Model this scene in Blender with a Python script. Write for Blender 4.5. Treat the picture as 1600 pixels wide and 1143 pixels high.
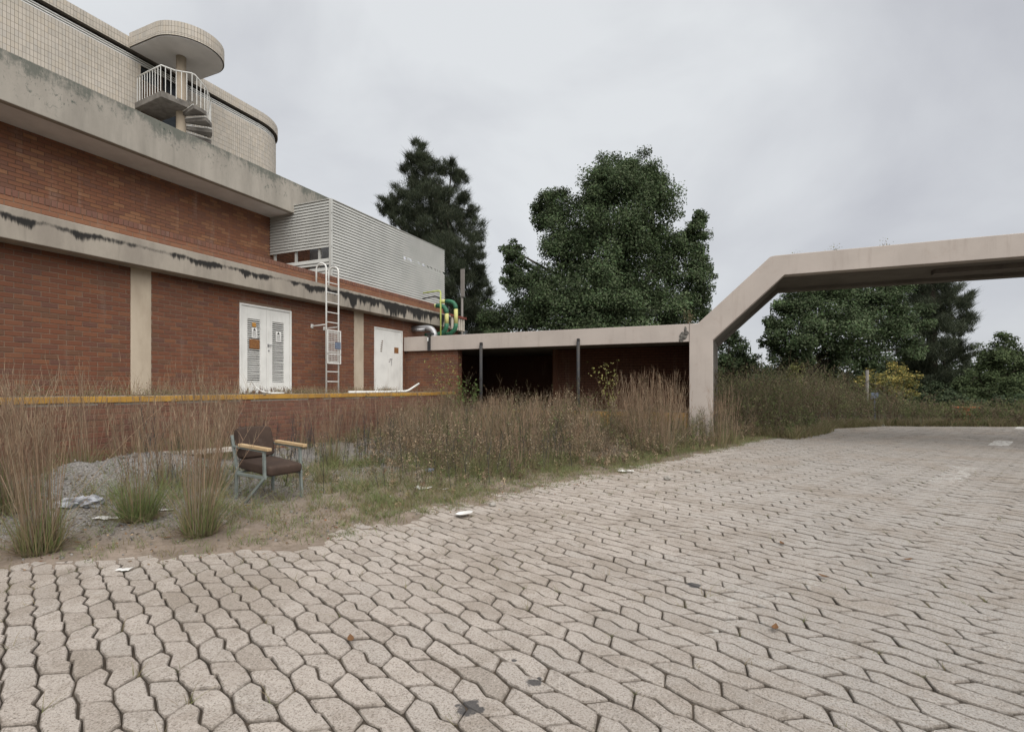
import bpy, bmesh, math, random
import numpy as np
from mathutils import Vector, Matrix, noise as mnoise

for o in list(bpy.data.objects):
    bpy.data.objects.remove(o)
scene = bpy.context.scene
COL = scene.collection
R = math.radians
random.seed(7)
RNG = np.random.default_rng(11)

# ------------------------------------------------------------------ camera
EYE = 1.30
TH = R(23.94)
cam_d = bpy.data.cameras.new('camera')
cam_d.sensor_width = 36.0
cam_d.lens = 822 / 1600 * 36.0
cam_d.shift_y = 34.5 / 1600
cam_d.clip_start = 0.05
cam_d.clip_end = 3000
cam = bpy.data.objects.new('camera', cam_d)
COL.objects.link(cam)
cam.location = (0, 0, EYE)
cam.rotation_euler = (R(90), 0, TH)
scene.camera = cam

# ------------------------------------------------------------------ world (overcast)
SUN_EL, SUN_AZ = 48, 128          # azimuth clockwise from +Y
world = bpy.data.worlds.new('World')
scene.world = world
world.use_nodes = True
wt = world.node_tree
wt.nodes.clear()
w_out = wt.nodes.new('ShaderNodeOutputWorld')
w_bg = wt.nodes.new('ShaderNodeBackground')
w_sky = wt.nodes.new('ShaderNodeTexSky')
w_sky.sky_type = 'NISHITA'
w_sky.sun_disc = False
w_sky.sun_elevation = R(SUN_EL)
w_sky.sun_rotation = R(SUN_AZ)
w_tc = wt.nodes.new('ShaderNodeTexCoord')
w_map = wt.nodes.new('ShaderNodeMapping')
w_map.inputs['Scale'].default_value = (1.1, 1.1, 1.7)
w_map.inputs['Location'].default_value = (2.3, 0.4, 0.9)
w_n = wt.nodes.new('ShaderNodeTexNoise')
w_n.inputs['Scale'].default_value = 1.7
w_n.inputs['Detail'].default_value = 7
w_n.inputs['Roughness'].default_value = 0.50
w_n.inputs['Distortion'].default_value = 0.35
w_r = wt.nodes.new('ShaderNodeValToRGB')
w_r.color_ramp.elements[0].position = 0.30
w_r.color_ramp.elements[0].color = (0.49, 0.50, 0.54, 1)
w_r.color_ramp.elements[1].position = 0.68
w_r.color_ramp.elements[1].color = (0.75, 0.77, 0.79, 1)
w_sc = wt.nodes.new('ShaderNodeVectorMath')
w_sc.operation = 'SCALE'
w_sc.inputs['Scale'].default_value = 7.0
w_mix = wt.nodes.new('ShaderNodeMix')
w_mix.data_type = 'RGBA'
w_mix.inputs[0].default_value = 0.95
wt.links.new(w_tc.outputs['Generated'], w_map.inputs['Vector'])
wt.links.new(w_map.outputs['Vector'], w_n.inputs['Vector'])
w_sep = wt.nodes.new('ShaderNodeSeparateXYZ')
wt.links.new(w_tc.outputs['Generated'], w_sep.inputs[0])
w_ma = wt.nodes.new('ShaderNodeMath'); w_ma.operation = 'MULTIPLY_ADD'
wt.links.new(w_sep.outputs[0], w_ma.inputs[0]); w_ma.inputs[1].default_value = -0.20
wt.links.new(w_n.outputs['Fac'], w_ma.inputs[2])
wt.links.new(w_ma.outputs[0], w_r.inputs['Fac'])
wt.links.new(w_r.outputs['Color'], w_sc.inputs[0])
wt.links.new(w_sky.outputs['Color'], w_mix.inputs[6])
wt.links.new(w_sc.outputs['Vector'], w_mix.inputs[7])
wt.links.new(w_mix.outputs[2], w_bg.inputs['Color'])
w_bg.inputs['Strength'].default_value = 0.05
wt.links.new(w_bg.outputs['Background'], w_out.inputs['Surface'])

# ------------------------------------------------------------------ sun behind the cloud
sun_d = bpy.data.lights.new('sun', 'SUN')
sun_d.energy = 1.5
sun_d.angle = R(80)
sun_d.color = (1.0, 0.965, 0.92)
sun = bpy.data.objects.new('sun', sun_d)
COL.objects.link(sun)
sd = Vector((math.sin(R(SUN_AZ)) * math.cos(R(SUN_EL)), math.cos(R(SUN_AZ)) * math.cos(R(SUN_EL)), math.sin(R(SUN_EL))))
sun.rotation_euler = sd.to_track_quat('Z', 'Y').to_euler()

vs = scene.view_settings
vs.view_transform = 'Standard'
vs.look = 'None'
vs.gamma = 1.0
vs.exposure = 1.55
vs.use_curve_mapping = False

# ================================================================== helpers
def cdir(px, py=606.0):
    a = (px - 800) / 822
    return a, a * math.cos(TH) - math.sin(TH), a * math.sin(TH) + math.cos(TH)

def at_depth(px, py, D):
    a, x, y = cdir(px)
    return Vector((x * D, y * D, EYE + (606 - py) / 822 * D))

def ground_at(px, py, z=0.0):
    D = (EYE - z) * 822 / (py - 606)
    p = at_depth(px, py, D)
    return p

def cam_ad(x, y):
    return x * math.cos(TH) + y * math.sin(TH), -x * math.sin(TH) + y * math.cos(TH)

# ------------------------------------------------------------------ node helper
class NT:
    def __init__(s, name):
        s.m = bpy.data.materials.new(name)
        s.m.use_nodes = True
        s.t = s.m.node_tree
        s.b = s.t.nodes['Principled BSDF']
        s.b.inputs['Specular IOR Level'].default_value = 0.25
    def n(s, typ): return s.t.nodes.new(typ)
    def set(s, inp, v):
        if hasattr(v, 'is_linked') or isinstance(v, bpy.types.NodeSocket): s.t.links.new(v, inp)
        elif isinstance(v, (tuple, list)) and len(v) == 3 and len(getattr(inp, 'default_value', (0,))) == 4: inp.default_value = (*v, 1)
        else: inp.default_value = v
    def pos(s): return s.n('ShaderNodeNewGeometry').outputs['Position']
    def obj(s): return s.n('ShaderNodeTexCoord').outputs['Object']
    def rand(s):
        a = s.n('ShaderNodeObjectInfo').outputs['Random']
        b = s.n('ShaderNodeNewGeometry').outputs['Random Per Island']
        return s.math('FRACT', s.math('ADD', a, b), 0)
    def math(s, op, a, b=0.0, clamp=False):
        k = s.n('ShaderNodeMath'); k.operation = op; k.use_clamp = clamp
        s.set(k.inputs[0], a); s.set(k.inputs[1], b)
        return k.outputs[0]
    def mapping(s, v, scale=(1, 1, 1), loc=(0, 0, 0), rot=(0, 0, 0)):
        k = s.n('ShaderNodeMapping'); s.set(k.inputs['Vector'], v)
        k.inputs['Scale'].default_value = scale; k.inputs['Location'].default_value = loc; k.inputs['Rotation'].default_value = rot
        return k.outputs[0]
    def noise(s, v, scale=5, detail=4, rough=0.55, dist=0.0):
        k = s.n('ShaderNodeTexNoise'); s.set(k.inputs['Vector'], v)
        k.inputs['Scale'].default_value = scale; k.inputs['Detail'].default_value = detail
        k.inputs['Roughness'].default_value = rough; k.inputs['Distortion'].default_value = dist
        return k.outputs['Fac']
    def ramp(s, f, stops, const=False):
        k = s.n('ShaderNodeValToRGB'); s.set(k.inputs['Fac'], f)
        cr = k.color_ramp
        if const: cr.interpolation = 'CONSTANT'
        while len(cr.elements) < len(stops): cr.elements.new(0.5)
        for e, (p, c) in zip(cr.elements, stops):
            e.position = p
            e.color = (*c, 1) if isinstance(c, (tuple, list)) else (c, c, c, 1)
        return k.outputs['Color']
    def smooth(s, f, lo, hi):
        k = s.n('ShaderNodeMapRange'); k.interpolation_type = 'SMOOTHSTEP'
        s.set(k.inputs[0], f); k.inputs[1].default_value = lo; k.inputs[2].default_value = hi
        return k.outputs[0]
    def mix(s, f, a, b, mode='MIX'):
        k = s.n('ShaderNodeMix'); k.data_type = 'RGBA'; k.blend_type = mode
        s.set(k.inputs[0], f); s.set(k.inputs[6], a); s.set(k.inputs[7], b)
        return k.outputs[2]
    def sep(s, v):
        k = s.n('ShaderNodeSeparateXYZ'); s.set(k.inputs[0], v)
        return k.outputs
    def bump(s, h, strength=0.3, dist=0.01):
        k = s.n('ShaderNodeBump'); s.set(k.inputs['Height'], h)
        k.inputs['Strength'].default_value = strength; k.inputs['Distance'].default_value = dist
        s.t.links.new(k.outputs[0], s.b.inputs['Normal'])
    def out(s, col, rough=0.8, metal=0.0):
        s.set(s.b.inputs['Base Color'], col); s.set(s.b.inputs['Roughness'], rough)
        s.b.inputs['Metallic'].default_value = metal
        return s.m

def pmat(name, c1, c2, scale=6, rough=0.8, bump=0.15, bscale=60, metal=0.0, stretch=(1, 1, 1), bdist=0.004):
    k = NT(name); p = k.mapping(k.obj(), stretch)
    n1 = k.noise(p, scale, 6, 0.6)
    k.bump(k.noise(p, bscale, 4, 0.6), bump, bdist)
    return k.out(k.mix(k.smooth(n1, 0.3, 0.7), c1, c2), rough, metal)

# ------------------------------------------------------------------ mesh helpers
WL = {}
def link(o, parent=None, origin=None):
    COL.objects.link(o)
    if parent is not None: o.parent = parent
    return o

class MB:
    def __init__(s): s.v = []; s.f = []
    def add(s, vs_, fs_):
        k = len(s.v); s.v += [tuple(v) for v in vs_]; s.f += [tuple(i + k for i in f) for f in fs_]
        return s
    def box(s, x0, x1, y0, y1, z0, z1):
        x0, x1 = sorted((x0, x1)); y0, y1 = sorted((y0, y1)); z0, z1 = sorted((z0, z1))
        return s.add([(x0, y0, z0), (x1, y0, z0), (x1, y1, z0), (x0, y1, z0), (x0, y0, z1), (x1, y0, z1), (x1, y1, z1), (x0, y1, z1)],
                     [(0, 3, 2, 1), (4, 5, 6, 7), (0, 1, 5, 4), (1, 2, 6, 5), (2, 3, 7, 6), (3, 0, 4, 7)])
    def bar(s, p0, p1, w, h, up=(0, 0, 1), w1=None, h1=None):
        p0 = Vector(p0); p1 = Vector(p1); d = (p1 - p0).normalized(); u = Vector(up)
        if abs(d.dot(u)) > 0.98: u = Vector((1, 0, 0))
        r = d.cross(u).normalized(); u = r.cross(d)
        vs_ = []
        for p, ww, hh in ((p0, w, h), (p1, w1 or w, h1 or h)):
            for a, b in ((-1, -1), (1, -1), (1, 1), (-1, 1)): vs_.append(p + r * (a * ww / 2) + u * (b * hh / 2))
        return s.add(vs_, [(0, 1, 2, 3), (7, 6, 5, 4), (0, 4, 5, 1), (1, 5, 6, 2), (2, 6, 7, 3), (3, 7, 4, 0)])
    def tube(s, pts, r, n=10, cap=True):
        pts = [Vector(p) for p in pts]
        rs = r if isinstance(r, (list, tuple)) else [r] * len(pts)
        rings = []; prev = None
        for i, p in enumerate(pts):
            d = (pts[min(i + 1, len(pts) - 1)] - pts[max(i - 1, 0)]).normalized()
            if prev is None:
                u = Vector((0, 0, 1)) if abs(d.z) < 0.9 else Vector((1, 0, 0))
                a = d.cross(u).normalized()
            else:
                a = (prev - d * prev.dot(d)).normalized()
            prev = a; b = d.cross(a)
            rings.append([p + (a * math.cos(t) + b * math.sin(t)) * rs[i] for t in [2 * math.pi * j / n for j in range(n)]])
        vs_ = [v for rg in rings for v in rg]; fs_ = []
        for i in range(len(rings) - 1):
            for j in range(n):
                k = (j + 1) % n
                fs_.append((i * n + j, i * n + k, (i + 1) * n + k, (i + 1) * n + j))
        if cap:
            fs_.append(tuple(range(n))[::-1]); fs_.append(tuple((len(rings) - 1) * n + j for j in range(n)))
        return s.add(vs_, fs_)
    def prism(s, poly, axis, lo, hi):
        n = len(poly)
        def P(q, t):
            if axis == 'z': return (q[0], q[1], t)
            if axis == 'y': return (q[0], t, q[1])
            return (t, q[0], q[1])
        vs_ = [P(q, lo) for q in poly] + [P(q, hi) for q in poly]
        fs_ = [tuple(range(n))[::-1], tuple(range(n, 2 * n))] + [(i, (i + 1) % n, n + (i + 1) % n, n + i) for i in range(n)]
        return s.add(vs_, fs_)
    def build(s, name, mat, parent=None, bevel=0.0, smooth=False, fix=True):
        org = WL.get(parent.name, Vector((0, 0, 0))) if parent is not None else Vector((0, 0, 0))
        me = bpy.data.meshes.new(name)
        me.from_pydata([(v[0] - org.x, v[1] - org.y, v[2] - org.z) for v in s.v], [], s.f)
        if fix:
            bm = bmesh.new(); bm.from_mesh(me); bmesh.ops.recalc_face_normals(bm, faces=bm.faces); bm.to_mesh(me); bm.free()
        if smooth:
            for p in me.polygons: p.use_smooth = True
        me.materials.append(mat)
        o = link(bpy.data.objects.new(name, me), parent)
        WL[o.name] = org
        if bevel:
            b = o.modifiers.new('bevel', 'BEVEL'); b.width = bevel; b.segments = 2; b.limit_method = 'ANGLE'
        return o

def tag(o, label, cat, group=None):
    o['label'] = label; o['category'] = cat
    if group: o['group'] = group
    return o

def thing(name, label, cat, loc, group=None, rz=0):
    o = bpy.data.objects.new(name, None); COL.objects.link(o)
    o.location = loc; o.rotation_euler = (0, 0, rz); o.empty_display_size = 0.2
    WL[o.name] = Vector(loc) if rz == 0 else Vector((0, 0, 0))
    return tag(o, label, cat, group)

def np_mesh(name, V, F, mat, parent=None, cols=None, smooth=False):
    """V (n,3), F (m,k) all faces k-gons"""
    org = WL.get(parent.name, Vector((0, 0, 0))) if parent is not None else Vector((0, 0, 0))
    V = np.asarray(V, np.float32) - np.array(org[:], np.float32)
    F = np.asarray(F, np.int32); m, k = F.shape
    me = bpy.data.meshes.new(name)
    me.vertices.add(len(V)); me.vertices.foreach_set('co', V.ravel())
    me.loops.add(m * k); me.loops.foreach_set('vertex_index', F.ravel())
    me.polygons.add(m); me.polygons.foreach_set('loop_start', np.arange(0, m * k, k, dtype=np.int32))
    if cols is not None:
        at = me.color_attributes.new('Col', 'FLOAT_COLOR', 'POINT')
        c4 = np.ones((len(V), 4), np.float32); c4[:, :3] = cols
        at.data.foreach_set('color', c4.ravel())
    me.update(); me.validate()
    if smooth: me.polygons.foreach_set('use_smooth', np.ones(m, bool))
    me.materials.append(mat)
    o = link(bpy.data.objects.new(name, me), parent)
    WL[o.name] = org
    return o

# ================================================================== materials
def brick_mat(name, palette, dark=1.0):
    k = NT(name)
    r = k.rand()
    n = len(palette)
    c = k.ramp(r, [(i / n, tuple(x * dark for x in p)) for i, p in enumerate(palette)], const=True)
    p = k.pos()
    c = k.mix(.45, c, (.185 * dark, .088 * dark, .048 * dark))
    c = k.mix(k.math('MULTIPLY', k.smooth(k.noise(p, 0.9, 3), 0.35, 0.75), 0.30), c, (0.13 * dark, 0.075 * dark, 0.055 * dark))
    c = k.mix(k.math('MULTIPLY', k.smooth(k.noise(p, 45, 3), 0.55, 0.75), 0.35), c, (0.12 * dark, 0.06 * dark, 0.04 * dark))
    c = k.mix(k.math('MULTIPLY', k.smooth(k.noise(k.mapping(p, (3, 3, 0.5)), 1.4, 5), 0.55, 0.8), 0.25), c, (0.33 * dark, 0.27 * dark, 0.22 * dark))
    k.bump(k.noise(p, 90, 4, 0.65), 0.35, 0.004)
    return k.out(c, 0.85)

REDS = [(.20, .068, .040), (.17, .062, .042), (.23, .082, .045), (.155, .060, .046), (.185, .062, .036), (.26, .105, .055), (.125, .060, .055), (.21, .073, .042), (.165, .056, .036), (.24, .088, .048), (.145, .075, .050)]
UPPER = [(.16, .068, .042), (.135, .058, .042), (.185, .078, .045), (.12, .058, .046), (.25, .13, .07), (.15, .062, .038), (.115, .06, .05), (.17, .068, .042), (.20, .095, .05)]
M = {}
M['brick'] = brick_mat('red_brick', REDS, .76)
M['brick_upper'] = brick_mat('brown_brick', UPPER, 1.22)
M['brick_orange'] = brick_mat('orange_brick', [(.23, .105, .058), (.21, .09, .052), (.19, .078, .048), (.24, .115, .065)])
M['brick_header'] = brick_mat('plum_brick', [(.13, .06, .055), (.16, .07, .055), (.11, .06, .058), (.15, .08, .06), (.10, .05, .045)])
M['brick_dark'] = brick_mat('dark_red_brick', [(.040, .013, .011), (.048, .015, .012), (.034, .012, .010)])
M['mortar'] = pmat('mortar', (.20, .138, .098), (.145, .10, .072), 3, .95, .3, 120)
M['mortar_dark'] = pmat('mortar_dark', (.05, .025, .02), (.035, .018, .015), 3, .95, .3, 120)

def concrete_mat(name, base, base2, dirt, zlo, zhi, amt_y=None, line=False, top=True):
    k = NT(name)
    p = k.pos(); xyz = k.sep(p)
    c = k.mix(k.smooth(k.noise(k.mapping(p, (1, 1, .35)), 1.6, 6, .6), .3, .7), base, base2)
    st = k.noise(k.mapping(p, (7, 7, .7)), 1.0, 6, .65)
    c = k.mix(k.math('MULTIPLY', k.smooth(st, .5, .75), .45), c, tuple(x * .55 for x in base))
    h = k.math('DIVIDE', k.math('SUBTRACT', xyz[2], zlo), zhi - zlo)
    n1 = k.noise(k.mapping(p, (4.5, 4.5, 5.0)), 1.0, 9, .8, .3)
    n2 = k.noise(k.mapping(p, (11, 11, 1.6)), 1.0, 8, .75)
    big = k.noise(k.mapping(p, (.6, .6, .3)), 1.0, 3, .5)
    if line:
        # mildew hanging in drips from a crooked line, thicker further along the building
        far = k.smooth(xyz[1], 8.5, 13.0)
        near = k.smooth(k.noise(k.mapping(p, (0, .9, 0)), 1.0, 3, .6), .40, .56)
        amt = k.math('MAXIMUM', k.math('ADD', .12, k.math('MULTIPLY', near, .7)), k.math('MULTIPLY', far, k.math('ADD', .55, k.math('MULTIPLY', near, .9))))
        line = k.math('ADD', .50, k.math('MULTIPLY', k.noise(k.mapping(p, (0, 2.3, 0)), 1.0, 6, .7), .38))
        line = k.math('ADD', line, k.math('MULTIPLY', far, .14))
        drip = k.math('MULTIPLY', k.math('SUBTRACT', k.math('ADD', k.math('MULTIPLY', k.noise(k.mapping(p, (0, 2.1, 0)), 1.0, 3, .6), .6), k.math('MULTIPLY', k.noise(k.mapping(p, (0, 17.0, 0)), 1.0, 4, .7), .4)), .36), 1.7)
        drip = k.math('MULTIPLY', k.math('MAXIMUM', drip, .03), amt)
        drip = k.math('MULTIPLY', drip, k.math('ADD', 1.0, k.math('MULTIPLY', far, 1.1)))
        below = k.math('SUBTRACT', line, h)
        inside_ = k.math('MULTIPLY', k.smooth(below, -.16, .05), k.smooth(k.math('SUBTRACT', drip, below), -.14, .20))
        rag = k.smooth(k.math('ADD', k.noise(k.mapping(p, (9, 9, 5)), 1.0, 8, .75), k.math('MULTIPLY', inside_, .9)), .60, 1.25)
        mask = k.math('MULTIPLY', k.math('MULTIPLY', rag, k.smooth(inside_, .0, .5)), .96)
        c = k.mix(k.math('MULTIPLY', k.smooth(k.noise(k.mapping(p, (5, 5, .5)), 1.0, 5, .7), .5, .75), k.math('ADD', .12, k.math('MULTIPLY', far, .65))), c, (.10, .09, .075))
    else:
        s_ = k.math('ADD', k.math('MULTIPLY', h, .40), k.math('MULTIPLY', n2, .35))
        s_ = k.math('ADD', s_, k.math('MULTIPLY', n1, .50))
        s_ = k.math('ADD', s_, k.math('MULTIPLY', k.math('SUBTRACT', big, .5), .4))
        mask = k.math('MULTIPLY', k.smooth(s_, .70, .84), .7)
        sp_ = k.noise(k.mapping(p, (10, 10, 7)), 1.0, 8, .8, .6)
        zone = k.smooth(k.math('ADD', k.math('MULTIPLY', h, .45), k.noise(k.mapping(p, (1.1, 1.1, 1.4)), 1.0, 5, .65)), .62, .92)
        mask = k.math('MAXIMUM', mask, k.math('MULTIPLY', k.smooth(sp_, .54, .62), zone))
    c = k.mix(mask, c, dirt)
    k.bump(k.noise(k.mapping(p, (1, 1, .5)), 28, 6, .7), .45, .008)
    return k.out(c, .9)

M['band'] = concrete_mat('stained_concrete_band', (.34, .305, .255), (.24, .212, .178), (.012, .012, .012), 3.55, 4.04, line=True)
M['parapet'] = concrete_mat('roughcast_parapet', (.345, .318, .275), (.262, .242, .208), (.065, .08, .068), 6.43, 7.34)
M['soffit'] = pmat('painted_soffit', (.66, .65, .64), (.57, .56, .55), 2, .9, .1, 40)
M['pilaster'] = pmat('cream_pilaster', (.44, .375, .29), (.35, .29, .22), 3, .9, .15, 50, stretch=(1, 1, .4))

def gate_mat():
    k = NT('beige_painted_concrete'); p = k.pos()
    c = k.mix(k.smooth(k.noise(p, 1.1, 5), .3, .7), (.455, .402, .36), (.405, .358, .32))
    st = k.noise(k.mapping(p, (6, 6, .6)), 1.0, 6, .65)
    c = k.mix(k.math('MULTIPLY', k.smooth(st, .52, .76), .38), c, (.27, .22, .185))
    zz = k.sep(p)
    base_ = k.math('MULTIPLY', k.smooth(k.math('ADD', zz[2], k.math('MULTIPLY', k.noise(p, 3, 6, .7), 1.0)), 1.5, .5), .55)
    c = k.mix(base_, c, (.20, .16, .12))
    edge_ = k.n('ShaderNodeNewGeometry').outputs['Pointiness']
    c = k.mix(k.math('MULTIPLY', k.smooth(k.noise(p, 2.5, 8, .75), .56, .66), .35), c, (.36, .30, .255))
    c = k.mix(k.math('MULTIPLY', k.smooth(k.noise(p, 7, 7, .7), .60, .72), .35), c, (.33, .27, .235))
    k.bump(k.noise(p, 40, 5, .65), .18, .005)
    return k.out(c, .85)
M['gate'] = gate_mat()
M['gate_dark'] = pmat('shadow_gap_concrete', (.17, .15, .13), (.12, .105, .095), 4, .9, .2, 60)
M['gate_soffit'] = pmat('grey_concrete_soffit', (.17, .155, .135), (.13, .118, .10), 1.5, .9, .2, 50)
M['rubble'] = pmat('broken_concrete', (.20, .19, .17), (.06, .055, .05), 14, .95, .6, 60, bdist=.02)

def tile_mat():
    k = NT('cream_tile'); r = k.rand(); p = k.pos()
    c = k.ramp(r, [(0, (.42, .385, .33)), (.3, (.46, .415, .355)), (.55, (.40, .37, .325)), (.8, (.44, .39, .32)), (1, (.38, .35, .305))])
    c = k.mix(k.math('MULTIPLY', k.smooth(k.noise(p, .8, 5), .45, .8), .4), c, (.27, .25, .215))
    k.bump(k.noise(p, 60, 3), .1, .002)
    return k.out(c, .6)
M['tile'] = tile_mat()
M['grout'] = pmat('tile_grout', (.13, .115, .095), (.09, .08, .07), 5, .95, .2, 80)
M['white_paint'] = None
def white_paint(name, rust_z=None, base=(.66, .66, .63)):
    k = NT(name); p = k.pos(); z = k.sep(p)[2]
    c = k.mix(k.smooth(k.noise(p, 2.2, 5), .35, .75), base, tuple(x * .86 for x in base))
    c = k.mix(k.math('MULTIPLY', k.smooth(k.noise(k.mapping(p, (8, 8, .8)), 1, 6, .7), .52, .76), .42), c, (.36, .33, .28))
    if rust_z:
        h = k.math('DIVIDE', k.math('SUBTRACT', rust_z + .42, z), .42)
        s_ = k.math('ADD', k.math('MULTIPLY', h, .42), k.math('MULTIPLY', k.noise(k.mapping(p, (6, 6, 2.2)), 2.2, 7, .7), .85))
        c = k.mix(k.smooth(s_, .74, .86), c, k.mix(k.smooth(k.noise(p, 30, 3), .4, .6), (.10, .035, .018), (.05, .03, .022)))
    k.bump(k.noise(p, 30, 4), .08, .003)
    return k.out(c, .55)
M['white_paint'] = white_paint('white_enamel')
M['door_paint'] = white_paint('peeling_white_door_paint', 1.17)
M['dark_gap'] = pmat('dark_opening', (.02, .018, .016), (.012, .011, .01), 4, .9, .1)
M['louvre'] = pmat('grey_white_metal_slat', (.46, .462, .435), (.39, .392, .37), 1.2, .5, .08, 30)
M['steel_dark'] = pmat('dark_painted_steel', (.028, .03, .034), (.045, .04, .035), 8, .6, .15, 40)
M['steel_grey'] = pmat('galvanised_steel', (.42, .42, .42), (.30, .30, .31), 7, .45, .1, 40, metal=.5)
M['yellow_edge'] = None
def yellow_edge():
    k = NT('worn_yellow_paint'); p = k.pos()
    c = k.mix(k.smooth(k.noise(p, 3, 5), .35, .7), (.40, .225, .045), (.30, .165, .04))
    c = k.mix(k.smooth(k.noise(k.mapping(p, (1, 2.2, 6)), 1.6, 7, .75), .56, .66), c, (.085, .06, .045))
    k.bump(k.noise(p, 40, 4), .2, .004)
    return k.out(c, .75)
M['yellow_edge'] = yellow_edge()
M['dock_top'] = pmat('dusty_concrete_floor', (.24, .21, .175), (.15, .13, .105), 2.5, .95, .4, 40)
M['pipe_green'] = pmat('green_pipe_paint', (.035, .14, .075), (.03, .10, .06), 6, .5, .1)
M['pipe_yellow'] = pmat('pale_yellow_pipe_paint', (.52, .50, .19), (.42, .42, .17), 6, .5, .1)
M['lime'] = pmat('lime_paint', (.48, .54, .16), (.38, .44, .13), 8, .5, .1)
M['corrugated'] = pmat('cream_corrugated_sheet', (.47, .43, .36), (.36, .33, .28), 4, .7, .1)
M['red_roof'] = pmat('red_roof_edge', (.17, .05, .035), (.11, .035, .028), 6, .8, .2)
M['rust_plate'] = pmat('rusty_sign_plate', (.24, .115, .04), (.16, .07, .03), 20, .8, .3)
M['sign_white'] = pmat('sign_white', (.70, .70, .68), (.62, .62, .59), 12, .5, .05)
M['sign_ink'] = pmat('sign_ink', (.03, .028, .028), (.06, .055, .05), 30, .6, .05)
M['sign_yellow'] = pmat('sign_amber', (.45, .24, .05), (.36, .17, .04), 20, .6, .05)
M['sign_blue'] = pmat('faded_blue_sign', (.15, .18, .24), (.11, .135, .18), 20, .5, .05)
M['glass'] = pmat('dark_window_glass', (.025, .03, .035), (.04, .045, .05), 2, .08, .02)
M['wood_frame'] = pmat('brown_window_frame', (.13, .085, .055), (.09, .06, .04), 8, .7, .2)
M['stair'] = pmat('weathered_stair_concrete', (.20, .185, .165), (.12, .11, .098), 5, .95, .4, 50)
M['pole'] = pmat('weathered_pole', (.20, .185, .165), (.14, .13, .12), 6, .9, .3, stretch=(1, 1, .2))
M['fabric'] = None
def fabric():
    k = NT('brown_upholstery'); p = k.obj()
    c = k.mix(k.smooth(k.noise(p, 5, 6, .65), .3, .72), (.060, .039, .029), (.040, .027, .021))
    c = k.mix(k.math('MULTIPLY', k.smooth(k.noise(p, 14, 5, .7), .55, .75), .35), c, (.11, .085, .068))
    k.bump(k.noise(p, 260, 3), .3, .003)
    return k.out(c, .9)
M['fabric'] = fabric()
M['chair_metal'] = pmat('sage_green_metal', (.19, .215, .20), (.14, .158, .147), 12, .5, .1)
M['arm_wood'] = pmat('weathered_arm_wood', (.47, .36, .22), (.34, .22, .11), 6, .7, .3, 50, stretch=(1, 12, 12))
M['bag'] = pmat('crumpled_plastic', (.42, .43, .46), (.16, .165, .185), 7, .35, .4, 20, bdist=.01)
M['paper'] = pmat('white_litter', (.72, .72, .70), (.58, .57, .54), 8, .7, .3, 30)
M['plank'] = pmat('pale_plank', (.44, .40, .35), (.34, .31, .27), 5, .85, .3, 40, stretch=(1, 8, 8))
M['blue_can'] = pmat('blue_litter', (.11, .15, .26), (.20, .24, .32), 16, .4, .2)
M['dead_leaf'] = pmat('dead_leaf', (.15, .075, .032), (.10, .055, .028), 12, .8, .2)
M['bark'] = pmat('bark', (.075, .058, .045), (.045, .036, .03), 6, .95, .6, 25, stretch=(1, 1, .3), bdist=.03)
M['stone'] = pmat('stone_grey', (.33, .31, .28), (.24, .225, .20), 14, .9, .4, 60)
M['orange_thing'] = pmat('orange_brickwork', (.34, .11, .045), (.26, .085, .04), 6, .9, .3)
M['grey_unit'] = pmat('grey_cabinet_paint', (.27, .28, .29), (.21, .22, .23), 4, .5, .1)

def foliage_mat(name, trans=.30, rough=.7):
    k = NT(name)
    at = k.n('ShaderNodeAttribute'); at.attribute_name = 'Col'
    t = k.t
    tr = k.n('ShaderNodeBsdfTranslucent')
    ms = k.n('ShaderNodeMixShader'); ms.inputs[0].default_value = trans
    k.b.inputs['Specular IOR Level'].default_value = .2
    # small procedural mottling on every blade / leaf
    c = k.mix(k.math('MULTIPLY', k.smooth(k.noise(k.pos(), 9, 3), .4, .7), .25), at.outputs['Color'], (.10, .085, .05))
    k.out(c, rough)
    k.set(tr.inputs['Color'], c)
    t.links.new(k.b.outputs[0], ms.inputs[1]); t.links.new(tr.outputs[0], ms.inputs[2])
    t.links.new(ms.outputs[0], t.nodes['Material Output'].inputs['Surface'])
    return k.m
M['grass'] = foliage_mat('grass_blades', .25)
M['leaf'] = foliage_mat('tree_leaves', .25, .9)

def soil_mat():
    k = NT('sandy_soil'); p = k.pos(); xyz = k.sep(p)
    c = k.mix(k.smooth(k.noise(p, 2.1, 7, .7), .38, .62), (.275, .222, .178), (.19, .152, .12))
    c = k.mix(k.math('MULTIPLY', k.smooth(k.noise(p, 11, 7, .75), .46, .62), .8), c, (.17, .135, .10))
    g = k.noise(p, .7, 4, .6)
    # gravel lies inside the yard, away from the paving edge, and left of the chair
    dd = k.math('SUBTRACT', k.math('MULTIPLY', xyz[0], -1.0), 2.9)
    dd = k.math('SUBTRACT', dd, k.math('MULTIPLY', k.math('MAXIMUM', k.math('SUBTRACT', 3.5, xyz[1]), 0.0), 1.05))
    gm = k.smooth(k.math('ADD', dd, k.math('MULTIPLY', k.math('SUBTRACT', g, .5), 2.2)), .75, 1.7)
    gm = k.math('MULTIPLY', gm, k.smooth(k.math('SUBTRACT', k.math('MULTIPLY', g, 1.2), xyz[0]), 4.6, 6.0))
    peb = k.noise(p, 55, 4, .7)
    gc = k.mix(k.smooth(peb, .35, .62), (.085, .079, .072), (.255, .24, .222))
    c = k.mix(gm, c, gc)
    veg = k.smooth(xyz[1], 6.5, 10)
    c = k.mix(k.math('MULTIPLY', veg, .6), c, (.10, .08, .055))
    k.bump(k.math('ADD', k.noise(p, 45, 6, .7), k.math('MULTIPLY', peb, .5)), .7, .02)
    return k.out(c, .95)
M['soil'] = soil_mat()
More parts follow.
